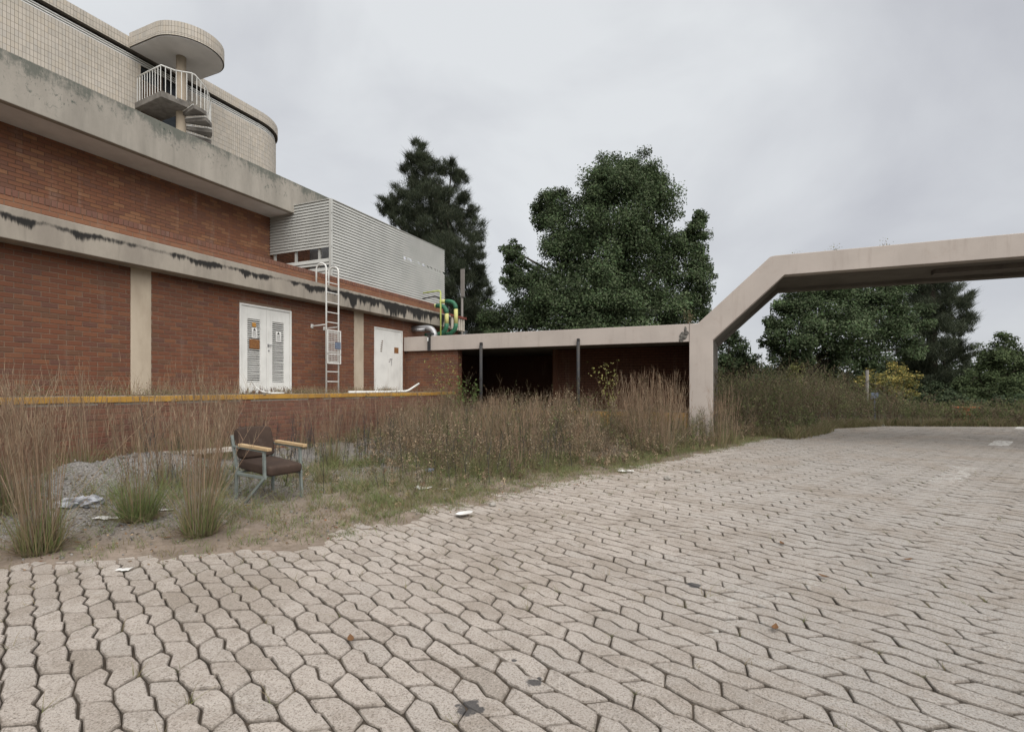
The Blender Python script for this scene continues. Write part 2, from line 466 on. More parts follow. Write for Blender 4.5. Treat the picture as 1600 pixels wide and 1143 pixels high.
M['joint'] = pmat('joint_dirt', (.035, .028, .021), (.085, .066, .049), 1.6, .95, .6, 90, bdist=.01)
M['far_ground'] = pmat('scrub_ground', (.075, .068, .038), (.05, .05, .026), .3, .95, .5, 6)

def paver_mat():
    k = NT('concrete_paver'); r = k.rand(); p = k.pos(); xyz = k.sep(p)
    c = k.ramp(r, [(0, (.44, .392, .347)), (.15, (.475, .422, .373)), (.35, (.415, .374, .334)), (.55, (.465, .412, .364)), (.75, (.425, .376, .332)), (.92, (.39, .343, .30)), (.985, (.35, .305, .262)), (1, (.30, .26, .22))])
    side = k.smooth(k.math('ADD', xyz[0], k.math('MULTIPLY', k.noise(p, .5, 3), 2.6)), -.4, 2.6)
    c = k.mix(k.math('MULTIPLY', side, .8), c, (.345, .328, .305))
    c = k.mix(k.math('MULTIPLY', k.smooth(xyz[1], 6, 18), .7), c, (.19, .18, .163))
    c = k.mix(k.math('MULTIPLY', k.smooth(k.noise(k.mapping(p, (1, .35, 1), rot=(0, 0, .4)), .8, 6, .7), .50, .68), k.math('MULTIPLY', side, .6)), c, (.20, .185, .165))
    c = k.mix(k.math('MULTIPLY', k.smooth(k.noise(p, .75, 6, .7), .46, .64), .62), c, (.265, .222, .18))
    c = k.mix(k.math('MULTIPLY', k.smooth(k.noise(p, 4.5, 6, .75), .48, .66), .5), c, (.25, .21, .17))
    c = k.mix(k.math('MULTIPLY', k.smooth(k.noise(p, 1.1, 6, .7), .60, .70), .4), c, (.55, .51, .46))
    fine = k.noise(p, 110, 3, .85)
    mid = k.noise(p, 38, 5, .8)
    c = k.mix(k.math('MULTIPLY', k.smooth(fine, .54, .62), .9), c, (.15, .125, .10))
    c = k.mix(k.math('MULTIPLY', k.smooth(mid, .54, .64), .7), c, (.23, .195, .16))
    c = k.mix(k.math('MULTIPLY', k.smooth(fine, .45, .33), .6), c, (.60, .53, .46))
    # soil worked into the rim of every stone
    at = k.n('ShaderNodeAttribute'); at.attribute_name = 'edge'
    em = k.smooth(k.math('ADD', at.outputs['Fac'], k.math('MULTIPLY', k.math('SUBTRACT', k.noise(p, 16, 5, .7), .5), 1.5)), .62, 1.15)
    c = k.mix(k.math('MULTIPLY', em, .74), c, (.12, .10, .08))
    # worn white road dashes
    def box(cx, cy, ang, hl, hw, wear):
        q = k.sep(k.mapping(k.mapping(p, loc=(-cx, -cy, 0)), rot=(0, 0, -ang)))
        mx = k.math('LESS_THAN', k.math('ABSOLUTE', q[0]), hw); my = k.math('LESS_THAN', k.math('ABSOLUTE', q[1]), hl)
        w = k.smooth(k.noise(p, 9, 6, .75), wear - .08, wear + .08)
        return k.math('MULTIPLY', k.math('MULTIPLY', mx, my), w)
    ang = -math.atan2(2.7, 6.3)
    for cx, cy, hl, hw, wear, amt in ((5.52, 16.05, .75, .17, .47, .75), (2.84, 9.86, 1.25, .17, .55, .5), (8.3, 22.5, .75, .17, .45, .75), (.15, 3.7, .8, .17, .60, .5)):
        c = k.mix(k.math('MULTIPLY', box(cx, cy, ang, hl, hw, wear), amt), c, (.60, .59, .56))
    # tar drips
    for cx, cy, rad in TAR:
        q = k.mapping(p, loc=(-cx, -cy, 0))
        L = k.n('ShaderNodeVectorMath'); L.operation = 'LENGTH'; k.set(L.inputs[0], q)
        d = k.math('ADD', L.outputs['Value'], k.math('MULTIPLY', k.math('SUBTRACT', k.noise(p, 22, 5), .5), rad * 1.8))
        c = k.mix(k.math('MULTIPLY', k.smooth(d, rad, rad * .7), .85), c, (.045, .045, .048))
    k.bump(k.math('ADD', k.math('MULTIPLY', fine, .8), k.math('MULTIPLY', mid, 1.0)), .9, .010)
    return k.out(c, .92)
TAR = []
for px, py, rr in ((733, 1103, .06), (835, 1066, .035), (803, 1030, .016), (842, 1058, .02), (1085, 915, .05)):
    g_ = ground_at(px, py); TAR.append((g_.x, g_.y, rr))
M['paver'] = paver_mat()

# ================================================================== ground
EDGE = [(-4, -11.0), (0, -6.6), (1.92, -4.79), (2.7, -3.9), (3.35, -3.2), (4.94, -2.8), (6.82, -2.09), (9.2, -1.25), (11.6, -.42), (15, .7), (18.5, 1.8), (22.5, 3.1), (26, 4.4)]
EY = np.array([e[0] for e in EDGE]); EX = np.array([e[1] for e in EDGE])
def sstep(x, a, b):
    t = np.clip((np.asarray(x, float) - a) / (b - a), 0, 1)
    return t * t * (3 - 2 * t)
def n2(x, y, s, seed=0.0):
    return mnoise.noise(Vector((x * s + seed, y * s - seed * .7, seed * 1.3)))
def yard_d(x, y):
    return (np.interp(y, EY, EX) - x) * .9
def gz1(x, y):
    d = float(yard_d(x, y)) + .30 * n2(x, y, 1.3, 3.1) + .12 * n2(x, y, 4.2, 9.4)
    z = -.034 + .052 * float(sstep(d, -.55, .65)) + (.010 * n2(x, y, 5.5, 7.7) + .017 * n2(x, y, 1.9, 17.7)) * float(sstep(d, -1.0, -.3)) + .085 * float(sstep(d, .5, 2.6))
    z += .018 * n2(x, y, 2.3, 1.0) * float(sstep(d, 0, .6)) + .008 * n2(x, y, 7, 5.0) * float(sstep(d, 0, .5))
    # gravel heap in front of the dock
    hx, hy = -6.9, 3.95
    u = ((x - hx) / .75) ** 2 + ((y - hy) / 1.7) ** 2
    z += .36 * math.exp(-u * 1.3) * (1 + .25 * n2(x, y, 3.5, 2.2))
    return z

ground = MB().add([(-900, -300, -.09), (900, -300, -.09), (900, 1500, -.09), (-900, 1500, -.09)], [(0, 1, 2, 3)]).build('ground', M['far_ground'], fix=False)
ground['kind'] = 'structure'

# soil yard as a relief sheet
nx, ny = 130, 250
xs = np.linspace(-8.55, 5.0, nx); ys = np.linspace(-1.5, 26.0, ny)
V = []
for j in range(ny):
    for i in range(nx):
        V.append((xs[i], ys[j], gz1(xs[i], ys[j])))
V = np.array(V)
ii, jj = np.meshgrid(np.arange(nx - 1), np.arange(ny - 1))
k0 = (jj * nx + ii).ravel()
F = np.stack([k0, k0 + 1, k0 + nx + 1, k0 + nx], 1)
cen = V[F].mean(1)
F = F[yard_d(cen[:, 0], cen[:, 1]) > -.5]
soil = np_mesh('yard_soil', V, F, M['soil'], smooth=True)
soil['kind'] = 'structure'

def gz(x, y):
    return gz1(x, y)

# paving
paving = MB().add([(-12, -3, -.0125), (16, -3, -.0125), (16, 22.4, -.0125), (12, 24.6, -.0125), (2.0, 22.2, -.0125), (-12, 22.2, -.0125)], [(0, 1, 2, 3, 4, 5)]).build('paving', M['joint'], fix=False)
paving['kind'] = 'structure'
S = 1.3
TVS = [[Vector(v) * S for v in q] for q in (
    ((-.103, -.0048), (-.1122, .0791), (-.0478, .0728), (.0138, .0187), (.0651, .0143), (.1431, -.0282), (.062, -.0802), (-.0209, -.0583)),
    ((-.0972, -.0167), (-.1085, .0789), (-.0517, .0633), (.0449, .0138), (.0621, .0172), (.1458, -.0273), (.0623, -.0802), (-.0267, -.0557)))]
TV = TVS[0]
PU = Vector((.0759, .1643)) * S; PP = Vector((.4905, -.0131)) * S
PT = Vector((.1755, .0242)) * S; PB_ = Vector((.105, .0307)) * S
# (offset, turned, shape): two stones one way, two turned about
CELL = ((Vector((0, 0)), 0, 0), (PT, 0, 1), (PT + PB_, 1, 1), (PT * 2 + PB_, 1, 0))
def inset(poly, d):
    n = len(poly); res = []
    area = sum(poly[i].x * poly[(i + 1) % n].y - poly[(i + 1) % n].x * poly[i].y for i in range(n))
    sg = 1 if area > 0 else -1
    for i in range(n):
        a = (poly[i] - poly[i - 1]).normalized(); b = (poly[(i + 1) % n] - poly[i]).normalized()
        na = Vector((-a.y, a.x)) * sg; nb = Vector((-b.y, b.x)) * sg
        m = (na + nb); m.normalize()
        res.append(poly[i] + m * (d / max(.5, m.dot(na))))
    return res
def rounded(poly, f=.2):
    out = []
    n = len(poly)
    for i in range(n):
        out.append(poly[i].lerp(poly[i - 1], f)); out.append(poly[i].lerp(poly[(i + 1) % n], f))
    return out
def paver_template(seed, fine, kd):
    rr = random.Random(seed * 7 + kd)
    p = inset(TVS[kd], .0032 + .0020 * rr.random())
    if fine: p = rounded(p, .11)
    p = [v + Vector((rr.uniform(-1, 1), rr.uniform(-1, 1))) * (.0026 if fine else .0018) for v in p]
    q = inset(p, .0042)
    n = len(p); c = sum(q, Vector((0, 0))) / n
    rg = [v.lerp(c, .20) for v in q]
    vs_ = [(v.x, v.y, .0006) for v in rg] + [(v.x, v.y, 0) for v in q] + [(v.x, v.y, -.005) for v in p] + [(v.x, v.y, -.05) for v in p]
    ed_ = [0.0] * n + [.9] * n + [1.0] * (2 * n)
    fs_ = [tuple(range(n))]
    for i in range(n):
        j = (i + 1) % n
        for k in range(3): fs_.append((k * n + i, (k + 1) * n + i, (k + 1) * n + j, k * n + j))
    return vs_, [f[::-1] for f in fs_], ed_
def edge_attr(me, ed_):
    at = me.attributes.new('edge', 'FLOAT', 'POINT'); at.data.foreach_set('value', ed_)
TEM_F = [[paver_template(s_, True, kd) for s_ in range(4)] for kd in (0, 1)]
TEM_C = [[paver_template(s_, False, kd) for s_ in range(3)] for kd in (0, 1)]
def unevenness(x, y):
    return .006 * n2(x, y, .55, 4.4) + .004 * n2(x, y, 1.7, 8.1)
spots = []
for i in range(-40, 140):
    for j in range(-22, 30):
        c = PU * i + PP * j
        for off_, rot, kind_ in CELL:
            p = c + off_
            if not (-9.5 < p.x < 14.5 and -1.2 < p.y < 24.3): continue
            if p.y > 22.4 + max(0, min(1.6, (p.x - 3) * .25)): continue
            a, D = cam_ad(p.x, p.y)
            if D < .9 or abs(a) > 1.14 * D + .3: continue
            d = float(yard_d(p.x, p.y))
            if d > 1.3: continue
            spots.append((D, p.x, p.y, rot, a, d, kind_))
spots.sort()
ind = []; rest = []
for s_ in spots:
    D, x, y, rot, a, d, kd = s_
    py = 606 + EYE * 822 / D
    if len(ind) < 300 and py < 1150 and abs(a) < .985 * D and d < .15: ind.append(s_)
    else: rest.append(s_)
pm = [[], []]
for kd in (0, 1):
    for vs_, fs_, ed_ in TEM_F[kd]:
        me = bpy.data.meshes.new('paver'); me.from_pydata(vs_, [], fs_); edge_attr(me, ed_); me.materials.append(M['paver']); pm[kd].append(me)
def paver_mtx(x, y, rot):
    rr = random.random
    return Matrix.Translation((x, y, unevenness(x, y) + random.gauss(0, .0018))) @ Matrix.Rotation(random.gauss(0, .008), 4, 'X') @ Matrix.Rotation(random.gauss(0, .008), 4, 'Y') @ Matrix.Rotation(random.gauss(0, .010) + (math.pi if rot else 0), 4, 'Z')
for D, x, y, rot, a, d, kd in ind:
    o = bpy.data.objects.new('paver', random.choice(pm[kd])); COL.objects.link(o)
    o.parent = paving; o.matrix_local = paver_mtx(x, y, rot)
def join_tem(spots_, tems):
    Vv = []; Ff = []; Ee = []
    for D, x, y, rot, a, d, kd in spots_:
        vs_, fs_, ed_ = random.choice(tems[kd]); Ee.extend(ed_); mt = np.array(paver_mtx(x, y, rot))
        v = np.array(vs_) @ mt[:3, :3].T + mt[:3, 3]
        k = len(Vv); Vv.extend(v.tolist()); Ff.extend([tuple(q + k for q in f) for f in fs_])
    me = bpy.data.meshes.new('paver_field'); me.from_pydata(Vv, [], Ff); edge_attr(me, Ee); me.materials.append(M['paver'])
    o = bpy.data.objects.new('paver_field', me); COL.objects.link(o); o.parent = paving; o['kind'] = 'stuff'
join_tem([s_ for s_ in rest if s_[0] < 5.5], TEM_F)
join_tem([s_ for s_ in rest if s_[0] >= 5.5], TEM_C)

# ================================================================== brickwork helper
BL, BH, BG = .222, .073, .012
def chamfer_brick(u0, u1, w0, w1, face, back, c=.004):
    """front face at 'face' along the normal axis; returns verts in (u, n, w)"""
    v = [(u0 + c, face, w0 + c), (u1 - c, face, w0 + c), (u1 - c, face, w1 - c), (u0 + c, face, w1 - c)]
    g = c * (1 if back > face else -1)
    v += [(u0, face + g, w0), (u1, face + g, w0), (u1, face + g, w1), (u0, face + g, w1)]
    v += [(u0, back, w0), (u1, back, w0), (u1, back, w1), (u0, back, w1)]
    f = [(0, 1, 2, 3)]
    for a in (0, 4):
        for i in range(4):
            j = (i + 1) % 4
            f.append((a + i, a + 4 + i, a + 4 + j, a + j))
    return v, f
def brick_field(u0, u1, w0, w1, holes=(), course=BH + BG, length=BL, gap=BG, bond=True):
    """list of (ua, ub, wa, wb, whole)"""
    res = []; n = int(math.ceil((w1 - w0) / course))
    for r in range(n):
        wa = w0 + r * course + gap * .5; wb = min(wa + course - gap, w1)
        if wb - wa < .015: continue
        off = (length + gap) * (.5 if (r % 2 and bond) else 0)
        u = u0 - off
        while u < u1:
            a, b = max(u, u0), min(u + length, u1)
            segs = [(a, b)]
            for h0, h1, g0, g1 in holes:
                if wb > g0 and wa < g1:
                    ns = []
                    for s0, s1 in segs:
                        if h1 <= s0 or h0 >= s1: ns.append((s0, s1))
                        else:
                            if h0 > s0: ns.append((s0, h0))
                            if h1 < s1: ns.append((h1, s1))
                    segs = ns
            for s0, s1 in segs:
                if s1 - s0 > .02: res.append((s0, s1, wa, wb, abs(s1 - s0 - length) < 1e-6 and abs(wb - wa - (course - gap)) < 1e-6))
            u += length + gap
    return res
def build_bricks(fields, axis, face, back, mat, parent, name='brick_courses', skip=()):
    Vv = []; Ff = []
    for u0, u1, w0, w1, wh in fields:
        jit = random.gauss(0, .0012)
        v, f = chamfer_brick(u0, u1, w0, w1, face + jit, back)
        if axis == 'x': v = [(n_, u, w) for u, n_, w in v]
        else: v = [(u, n_, w) for u, n_, w in v]
        k = len(Vv); Vv += v; Ff += [tuple(q + k for q in ff) for ff in f]
    b = MB(); b.v = Vv; b.f = Ff
    o = b.build(name, mat, parent)
    o['kind'] = 'stuff'
    return o

# ================================================================== factory building
XW = -10.5
bld = thing('factory_building', 'derelict red brick factory with stained concrete bands and a tiled upper storey', 'building', (-10.5, 9, 0))
YN, YF = -1.0, 17.6
DOOR2 = (8.40, 9.89, 1.17, 3.24); DOOR1 = (13.14, 14.60, 1.17, 3.20)
PIL = ((6.09, 6.46), (12.23, 12.64))
holes = [DOOR2, DOOR1] + [(a, b, 1.0, 3.6) for a, b in PIL]
lower = MB()
# mortar backing in strips around the openings
ycuts = [YN, DOOR2[0], DOOR2[1], DOOR1[0], DOOR1[1], YF]
for i in range(5):
    z0 = 1.17 if i in (0, 2, 4) else (DOOR2[3] if i == 1 else DOOR1[3])
    lower.box(XW - .30, XW - .007, ycuts[i], ycuts[i + 1], z0, 3.56)
low_wall = lower.build('lower_wall', M['mortar'], bld)
flds = brick_field(YN, YF, 1.175, 3.56, holes)
cand = []
for q in flds:
    if not q[4]: continue
    a, D = cam_ad(XW, (q[0] + q[1]) / 2)
    if abs(a / D) < .965 and q[2] > 1.62 and q[3] < 3.3: cand.append((D, q))
cand.sort(key=lambda t: t[0])
ind_b = [q for D, q in cand[:300]]; ids = set(ind_b)
v, f = chamfer_brick(-BL / 2, BL / 2, -BH / 2, BH / 2, 0, -.06)
bme = bpy.data.meshes.new('brick'); bme.from_pydata([(n_, u, w) for u, n_, w in v], [], f)
bm = bmesh.new(); bm.from_mesh(bme); bmesh.ops.recalc_face_normals(bm, faces=bm.faces); bm.to_mesh(bme); bm.free()
bme.materials.append(M['brick'])
org = WL[bld.name]
for q in ind_b:
    o = bpy.data.objects.new('brick', bme); COL.objects.link(o); o.parent = low_wall
    o.location = (XW + random.gauss(0, .0012) - org.x, (q[0] + q[1]) / 2 - org.y, (q[2] + q[3]) / 2 - org.z)
build_bricks([q for q in flds if q not in ids], 'x', XW, XW - .06, M['brick'], low_wall)
for a, b in PIL:
    MB().box(XW - .2, XW + .012, a, b, 1.17, 3.555).build('pilaster', M['pilaster'], bld, bevel=.008)
# end wall of the lower block (faces away) and roof
MB().box(XW - 3.0, XW - .31, YN, YF, 3.2, 3.95).build('terrace_roof', M['dock_top'], bld)
band = MB().box(XW - .33, -10.15, YN, YF - .4, 3.55, 4.04).build('concrete_band', M['band'], bld, bevel=.012)
par = MB().box(XW - .22, XW - .007, YN, YF - .4, 4.042, 4.40).build('roof_parapet', M['mortar'], bld)
build_bricks(brick_field(YN, YF - .4, 4.045, 4.30), 'x', XW, XW - .06, M['brick_orange'], par)
build_bricks(brick_field(YN, YF - .4, 4.292, 4.405, course=.118, length=.073, gap=.012), 'x', XW + .006, XW - .06, M['brick_header'], par, 'coping_bricks')
MB().box(XW - .22, XW - .012, YN, YF - .4, 4.400, 4.412).build('coping_mortar', M['brick_header'], par)
# upper wall under the big overhang
XU = -13.1
M['mortar_brown'] = pmat('brown_mortar', (.15, .09, .062), (.11, .068, .048), 3, .95, .3, 120)
upw = MB().box(XU - .3, XU - .007, YN - 1, 13.9, 3.95, 6.43).build('upper_wall', M['mortar_brown'], bld)
build_bricks(brick_field(YN - 1, 13.9, 3.99, 6.43), 'x', XU, XU - .05, M['brick_upper'], upw)
MB().box(XU - .28, -12.262, YN - 1, 13.86, 6.432, 6.9).build('overhang_soffit', M['soffit'], bld)
MB().box(-12.26, -12.10, YN - 1, 13.9, 6.425, 7.34).build('overhang_parapet', M['parapet'], bld, bevel=.015)
MB().box(XU - 5, -12.262, 13.7, 13.9, 6.91, 7.32).build('parapet_return', M['parapet'], bld, bevel=.015)
MB().box(XU - 6, -12.27, YN - 1, 13.65, 6.5, 6.62).build('upper_roof', M['dock_top'], bld)
MB().box(XU - 6, XU - .31, 13.6, 13.88, 3.9, 6.43).build('end_wall', M['brick_upper'], bld)

# tiled storey with rounded corner
XT = -14.2; RC = 1.5; YC = 12.06
def tile_path(x, r0, y0=-2.0, back=1.2):
    """plan polyline parameterised by arclength; returns function s->(pos, normal), length"""
    L1 = YC - y0; L2 = r0 * math.pi / 2; L3 = back
    def fn(s):
        if s <= L1: return Vector((x, y0 + s)), Vector((1, 0))
        if s <= L1 + L2:
            t = (s - L1) / r0
            return Vector((x - r0 + r0 * math.cos(t), YC + r0 * math.sin(t))), Vector((math.cos(t), math.sin(t)))
        return Vector((x - r0 - (s - L1 - L2), YC + r0)), Vector((0, 1))
    return fn, L1 + L2 + L3
def ribbon_wall(fn, L, z0, z1, name, mat, parent, thick=.2, step=.25, skip=()):
    n = int(L / step) + 1; b = MB(); vs_ = []; fs_ = []
    for i in range(n + 1):
        p, nn = fn(L * i / n)
        q = p - nn * thick
        vs_ += [(p.x, p.y, z0), (p.x, p.y, z1), (q.x, q.y, z1), (q.x, q.y, z0)]
    for i in range(n):
        sm = L * (i + .5) / n
        if any(a < sm < c for a, c in skip): continue
        for j in range(4):
            k = (j + 1) % 4
            fs_.append((4 * i + j, 4 * i + k, 4 * i + 4 + k, 4 * i + 4 + j))
    b.add(vs_, fs_)
    return b.build(name, mat, parent)
def tile_field(fn, L, z0, z1, tw, thh, parent, name='tile_cladding', gap=.006, hole=None):
    Vv = []; Ff = []
    ns = int(L / tw); nz = max(1, int(round((z1 - z0) / thh))); hh = (z1 - z0) / nz
    for i in range(ns):
        s0 = i * tw + gap / 2; s1 = (i + 1) * tw - gap / 2
        if hole and hole[0] < (s0 + s1) / 2 < hole[1]: hz = hole[2]
        else: hz = None
        p0, n0 = fn(s0); p1, n1 = fn(s1)
        if max(cam_ad(p0.x, p0.y)[0] / cam_ad(p0.x, p0.y)[1], -9) < -1.15: continue
        for j in range(nz):
            w0 = z0 + j * hh + gap / 2; w1 = z0 + (j + 1) * hh - gap / 2
            if hz and hz[0] < (w0 + w1) / 2 < hz[1]: continue
            k = len(Vv); e = .006 + random.gauss(0, .0008)
            for pp, nn, ee in ((p0, n0, e), (p1, n1, e)):
                a_ = pp + nn * ee; c_ = pp - nn * .004
                Vv += [(a_.x, a_.y, w0), (a_.x, a_.y, w1), (c_.x, c_.y, w0), (c_.x, c_.y, w1)]
            Ff += [(k, k + 4, k + 5, k + 1), (k, k + 1, k + 3, k + 2), (k + 4, k + 6, k + 7, k + 5), (k + 1, k + 5, k + 7, k + 3), (k, k + 2, k + 6, k + 4)]
    b = MB(); b.v = Vv; b.f = Ff
    o = b.build(name, M['tile'], parent); o['kind'] = 'stuff'
    return o
fn, L = tile_path(XT, RC)
hs = (8.45 + 2, 9.55 + 2)
tw_ = ribbon_wall(fn, L, 6.6, 9.60, 'tiled_wall', M['grout'], bld, step=.1, skip=[hs])
tile_field(fn, L, 6.62, 9.60, .0655, .138, tw_, hole=(hs[0], hs[1], (6.0, 9.7)))
fnv, Lv = tile_path(XT - .10, RC - .10)
ribbon_wall(fnv, Lv, 9.60, 9.84, 'vent_recess', M['dark_gap'], bld)
fns, Ls = tile_path(XT - .02, RC - .02)
for zz in (9.615, 9.67, 9.725):
    ribbon_wall(fns, Ls, zz, zz + .022, 'vent_slat', M['sign_white'], bld, thick=.05)
fnf, Lf = tile_path(XT + .06, RC + .06)
fas = ribbon_wall(fnf, Lf, 9.82, 10.12, 'tiled_fascia', M['grout'], bld, thick=.5)
tile_field(fnf, Lf, 9.82, 9.865, .0655, .045, fas)
tile_field(fnf, Lf, 9.865, 10.12, .0655, .128, fas)
MB().prism([(XT - .2, -2), (XT - .2, 12), (XT - 1.5, 13.3), (XT - 5, 13.3), (XT - 5, -2)], 'z', 10.0, 10.06).build('tiled_block_roof', M['dock_top'], bld)
# glazed door to the landing
gd = MB().box(XT - .12, XT - .10, 8.45, 9.55, 6.62, 9.6).build('landing_window', M['glass'], bld)
for a, b, c, d in ((8.45, 8.50, 6.62, 9.6), (9.0, 9.05, 6.62, 9.6), (9.50, 9.55, 6.62, 9.6), (8.5, 9.0, 9.2, 9.25), (9.05, 9.5, 9.2, 9.25)):
    MB().box(XT - .10, XT - .03, a, b, c, d).build('window_frame', M['wood_frame'], gd)
MB().box(XT - .098, XT - .06, 8.5, 9.0, 6.62, 9.2).build('door_panel', M['wood_frame'], gd)

# curved stair canopy
cv = []
cx, cy, rr = -13.15, 9.0, .80
cv.append((XT + .065, cy - rr))
for i in range(25):
    t = -math.pi / 2 + math.pi * i / 24
    cv.append((cx + rr * math.cos(t), cy + rr * math.sin(t)))
cv.append((XT + .065, cy + rr))
can = MB().prism(cv, 'z', 9.83, 10.16).build('stair_canopy', M['soffit'], bld)
def can_fn(s):
    L1 = cx - XT - .065; L2 = math.pi * rr
    if s <= L1: return Vector((XT + .065 + s, cy - rr)), Vector((0, -1))
    if s <= L1 + L2:
        t = -math.pi / 2 + (s - L1) / rr
        return Vector((cx + rr * math.cos(t), cy + rr * math.sin(t))), Vector((math.cos(t), math.sin(t)))
    return Vector((cx - (s - L1 - L2), cy + rr)), Vector((0, 1))
LC = 2 * (cx - XT - .065) + math.pi * rr
can_fn2 = lambda s: (can_fn(s)[0] + can_fn(s)[1] * .03, can_fn(s)[1])
ring = ribbon_wall(can_fn2, LC, 9.85, 10.20, 'canopy_rim', M['grout'], can, thick=.028, step=.06)
for z0, z1 in ((9.85, 9.89), (9.89, 9.93), (9.93, 10.066), (10.066, 10.20)):
    tile_field(can_fn2, LC, z0, z1, .0655, .2, ring)

# spiral stair
cxs, cys = -13.32, 8.95
st = thing('spiral_stair', 'weathered concrete spiral stair with white rail below the round tiled canopy', 'staircase', (cxs, cys, 6.62))
MB().tube([(cxs, cys, 6.62), (cxs, cys, 9.83)], .115, 20).build('column', M['pilaster'], st, smooth=True)
MB().prism([(XT + .01, 8.33), (-13.02, 8.25), (-12.92, 8.86), (-13.2, 8.9), (-13.4, 9.0), (XT + .01, 9.02)], 'z', 8.40, 8.55).build('landing', M['stair'], st, bevel=.01)
RO = .70
nst = 12
for i in range(nst):
    a0 = R(-12) + R(27) * i; a1 = a0 + R(31); z = 8.55 - .155 * (i + 1)
    poly = [(cxs + .1 * math.cos(a0), cys + .1 * math.sin(a0))]
    for t in (0, .5, 1):
        a = a0 + (a1 - a0) * t; poly.append((cxs + RO * math.cos(a), cys + RO * math.sin(a)))
    poly.append((cxs + .1 * math.cos(a1), cys + .1 * math.sin(a1)))
    sp = MB().prism(poly, 'z', z - .09, z).build('step', M['stair'], st)
    nose = [(cxs + .12 * math.cos(a0), cys + .12 * math.sin(a0), z + .003), (cxs + RO * math.cos(a0), cys + RO * math.sin(a0), z + .003)]
    MB().bar(nose[0], nose[1], .03, .012).build('nosing', M['sign_white'], sp)
# railing
rp = [(XT + .08, 8.35, 8.55), (-13.6, 8.31, 8.55), (-13.06, 8.28, 8.55), (-12.97, 8.55, 8.55), (-12.70, 8.80, 8.55)]
for i in range(nst + 1):
    a = R(-8) + R(27) * i
    rp.append((cxs + (RO - .03) * math.cos(a), cys + (RO - .03) * math.sin(a), 8.53 - .155 * i))
hr = [(p[0], p[1], p[2] + .64) for p in rp]
MB().tube(hr, .018, 8).build('handrail', M['white_paint'], st, smooth=True)
def along(pts, step):
    out = []; acc = 0
    for i in range(len(pts) - 1):
        a = Vector(pts[i]); b = Vector(pts[i + 1]); l = (Vector((b.x, b.y, 0)) - Vector((a.x, a.y, 0))).length
        while acc < l:
            out.append(a.lerp(b, acc / l)); acc += step
        acc -= l
    return out
for p in along(rp, .115):
    MB().tube([(p.x, p.y, p.z - .06), (p.x, p.y, p.z + .64)], .009, 6).build('baluster', M['white_paint'], st)

# ------------------------------------------------------------------ doors
def text_lines(parent, x, y0, y1, z0, z1, rows, mat):
    h = (z1 - z0) / rows; m_ = MB()
    for i in range(rows):
        u = y0
        while u < y1 - .006:
            w = random.uniform(.008, .03); e = min(u + w, y1)
            m_.box(x, x + .001, u, e, z0 + h * i + h * .3, z0 + h * i + h * .75); u = e + .006
    return m_.build('sign_print', mat, parent)
def warning_sign(parent, x, y, z, w, h):
    """white notice with a dark pictogram and lines of print"""
    s_ = MB().box(x, x + .004, y - w / 2, y + w / 2, z - h / 2, z + h / 2).build('notice', M['sign_white'], parent)
    t = z + h * .30
    MB().prism([(y - w * .28, t - h * .10), (y + w * .28, t - h * .10), (y, t + h * .17)], 'x', x + .004, x + .0052).build('pictogram', M['sign_ink'], parent)
    text_lines(parent, x + .0042, y - w * .36, y + w * .36, z - h * .42, z + h * .14, 5, M['sign_ink'])
y0, y1, z0, z1 = DOOR2
fr = MB().box(XW - .1, XW + .02, y0, y0 + .045, z0, z1).box(XW - .1, XW + .02, y1 - .045, y1, z0, z1).box(XW - .1, XW + .02, y0 + .045, y1 - .045, z1 - .045, z1)
fr.build('door_frame', M['white_paint'], bld, bevel=.004)
ymid = (y0 + y1) / 2
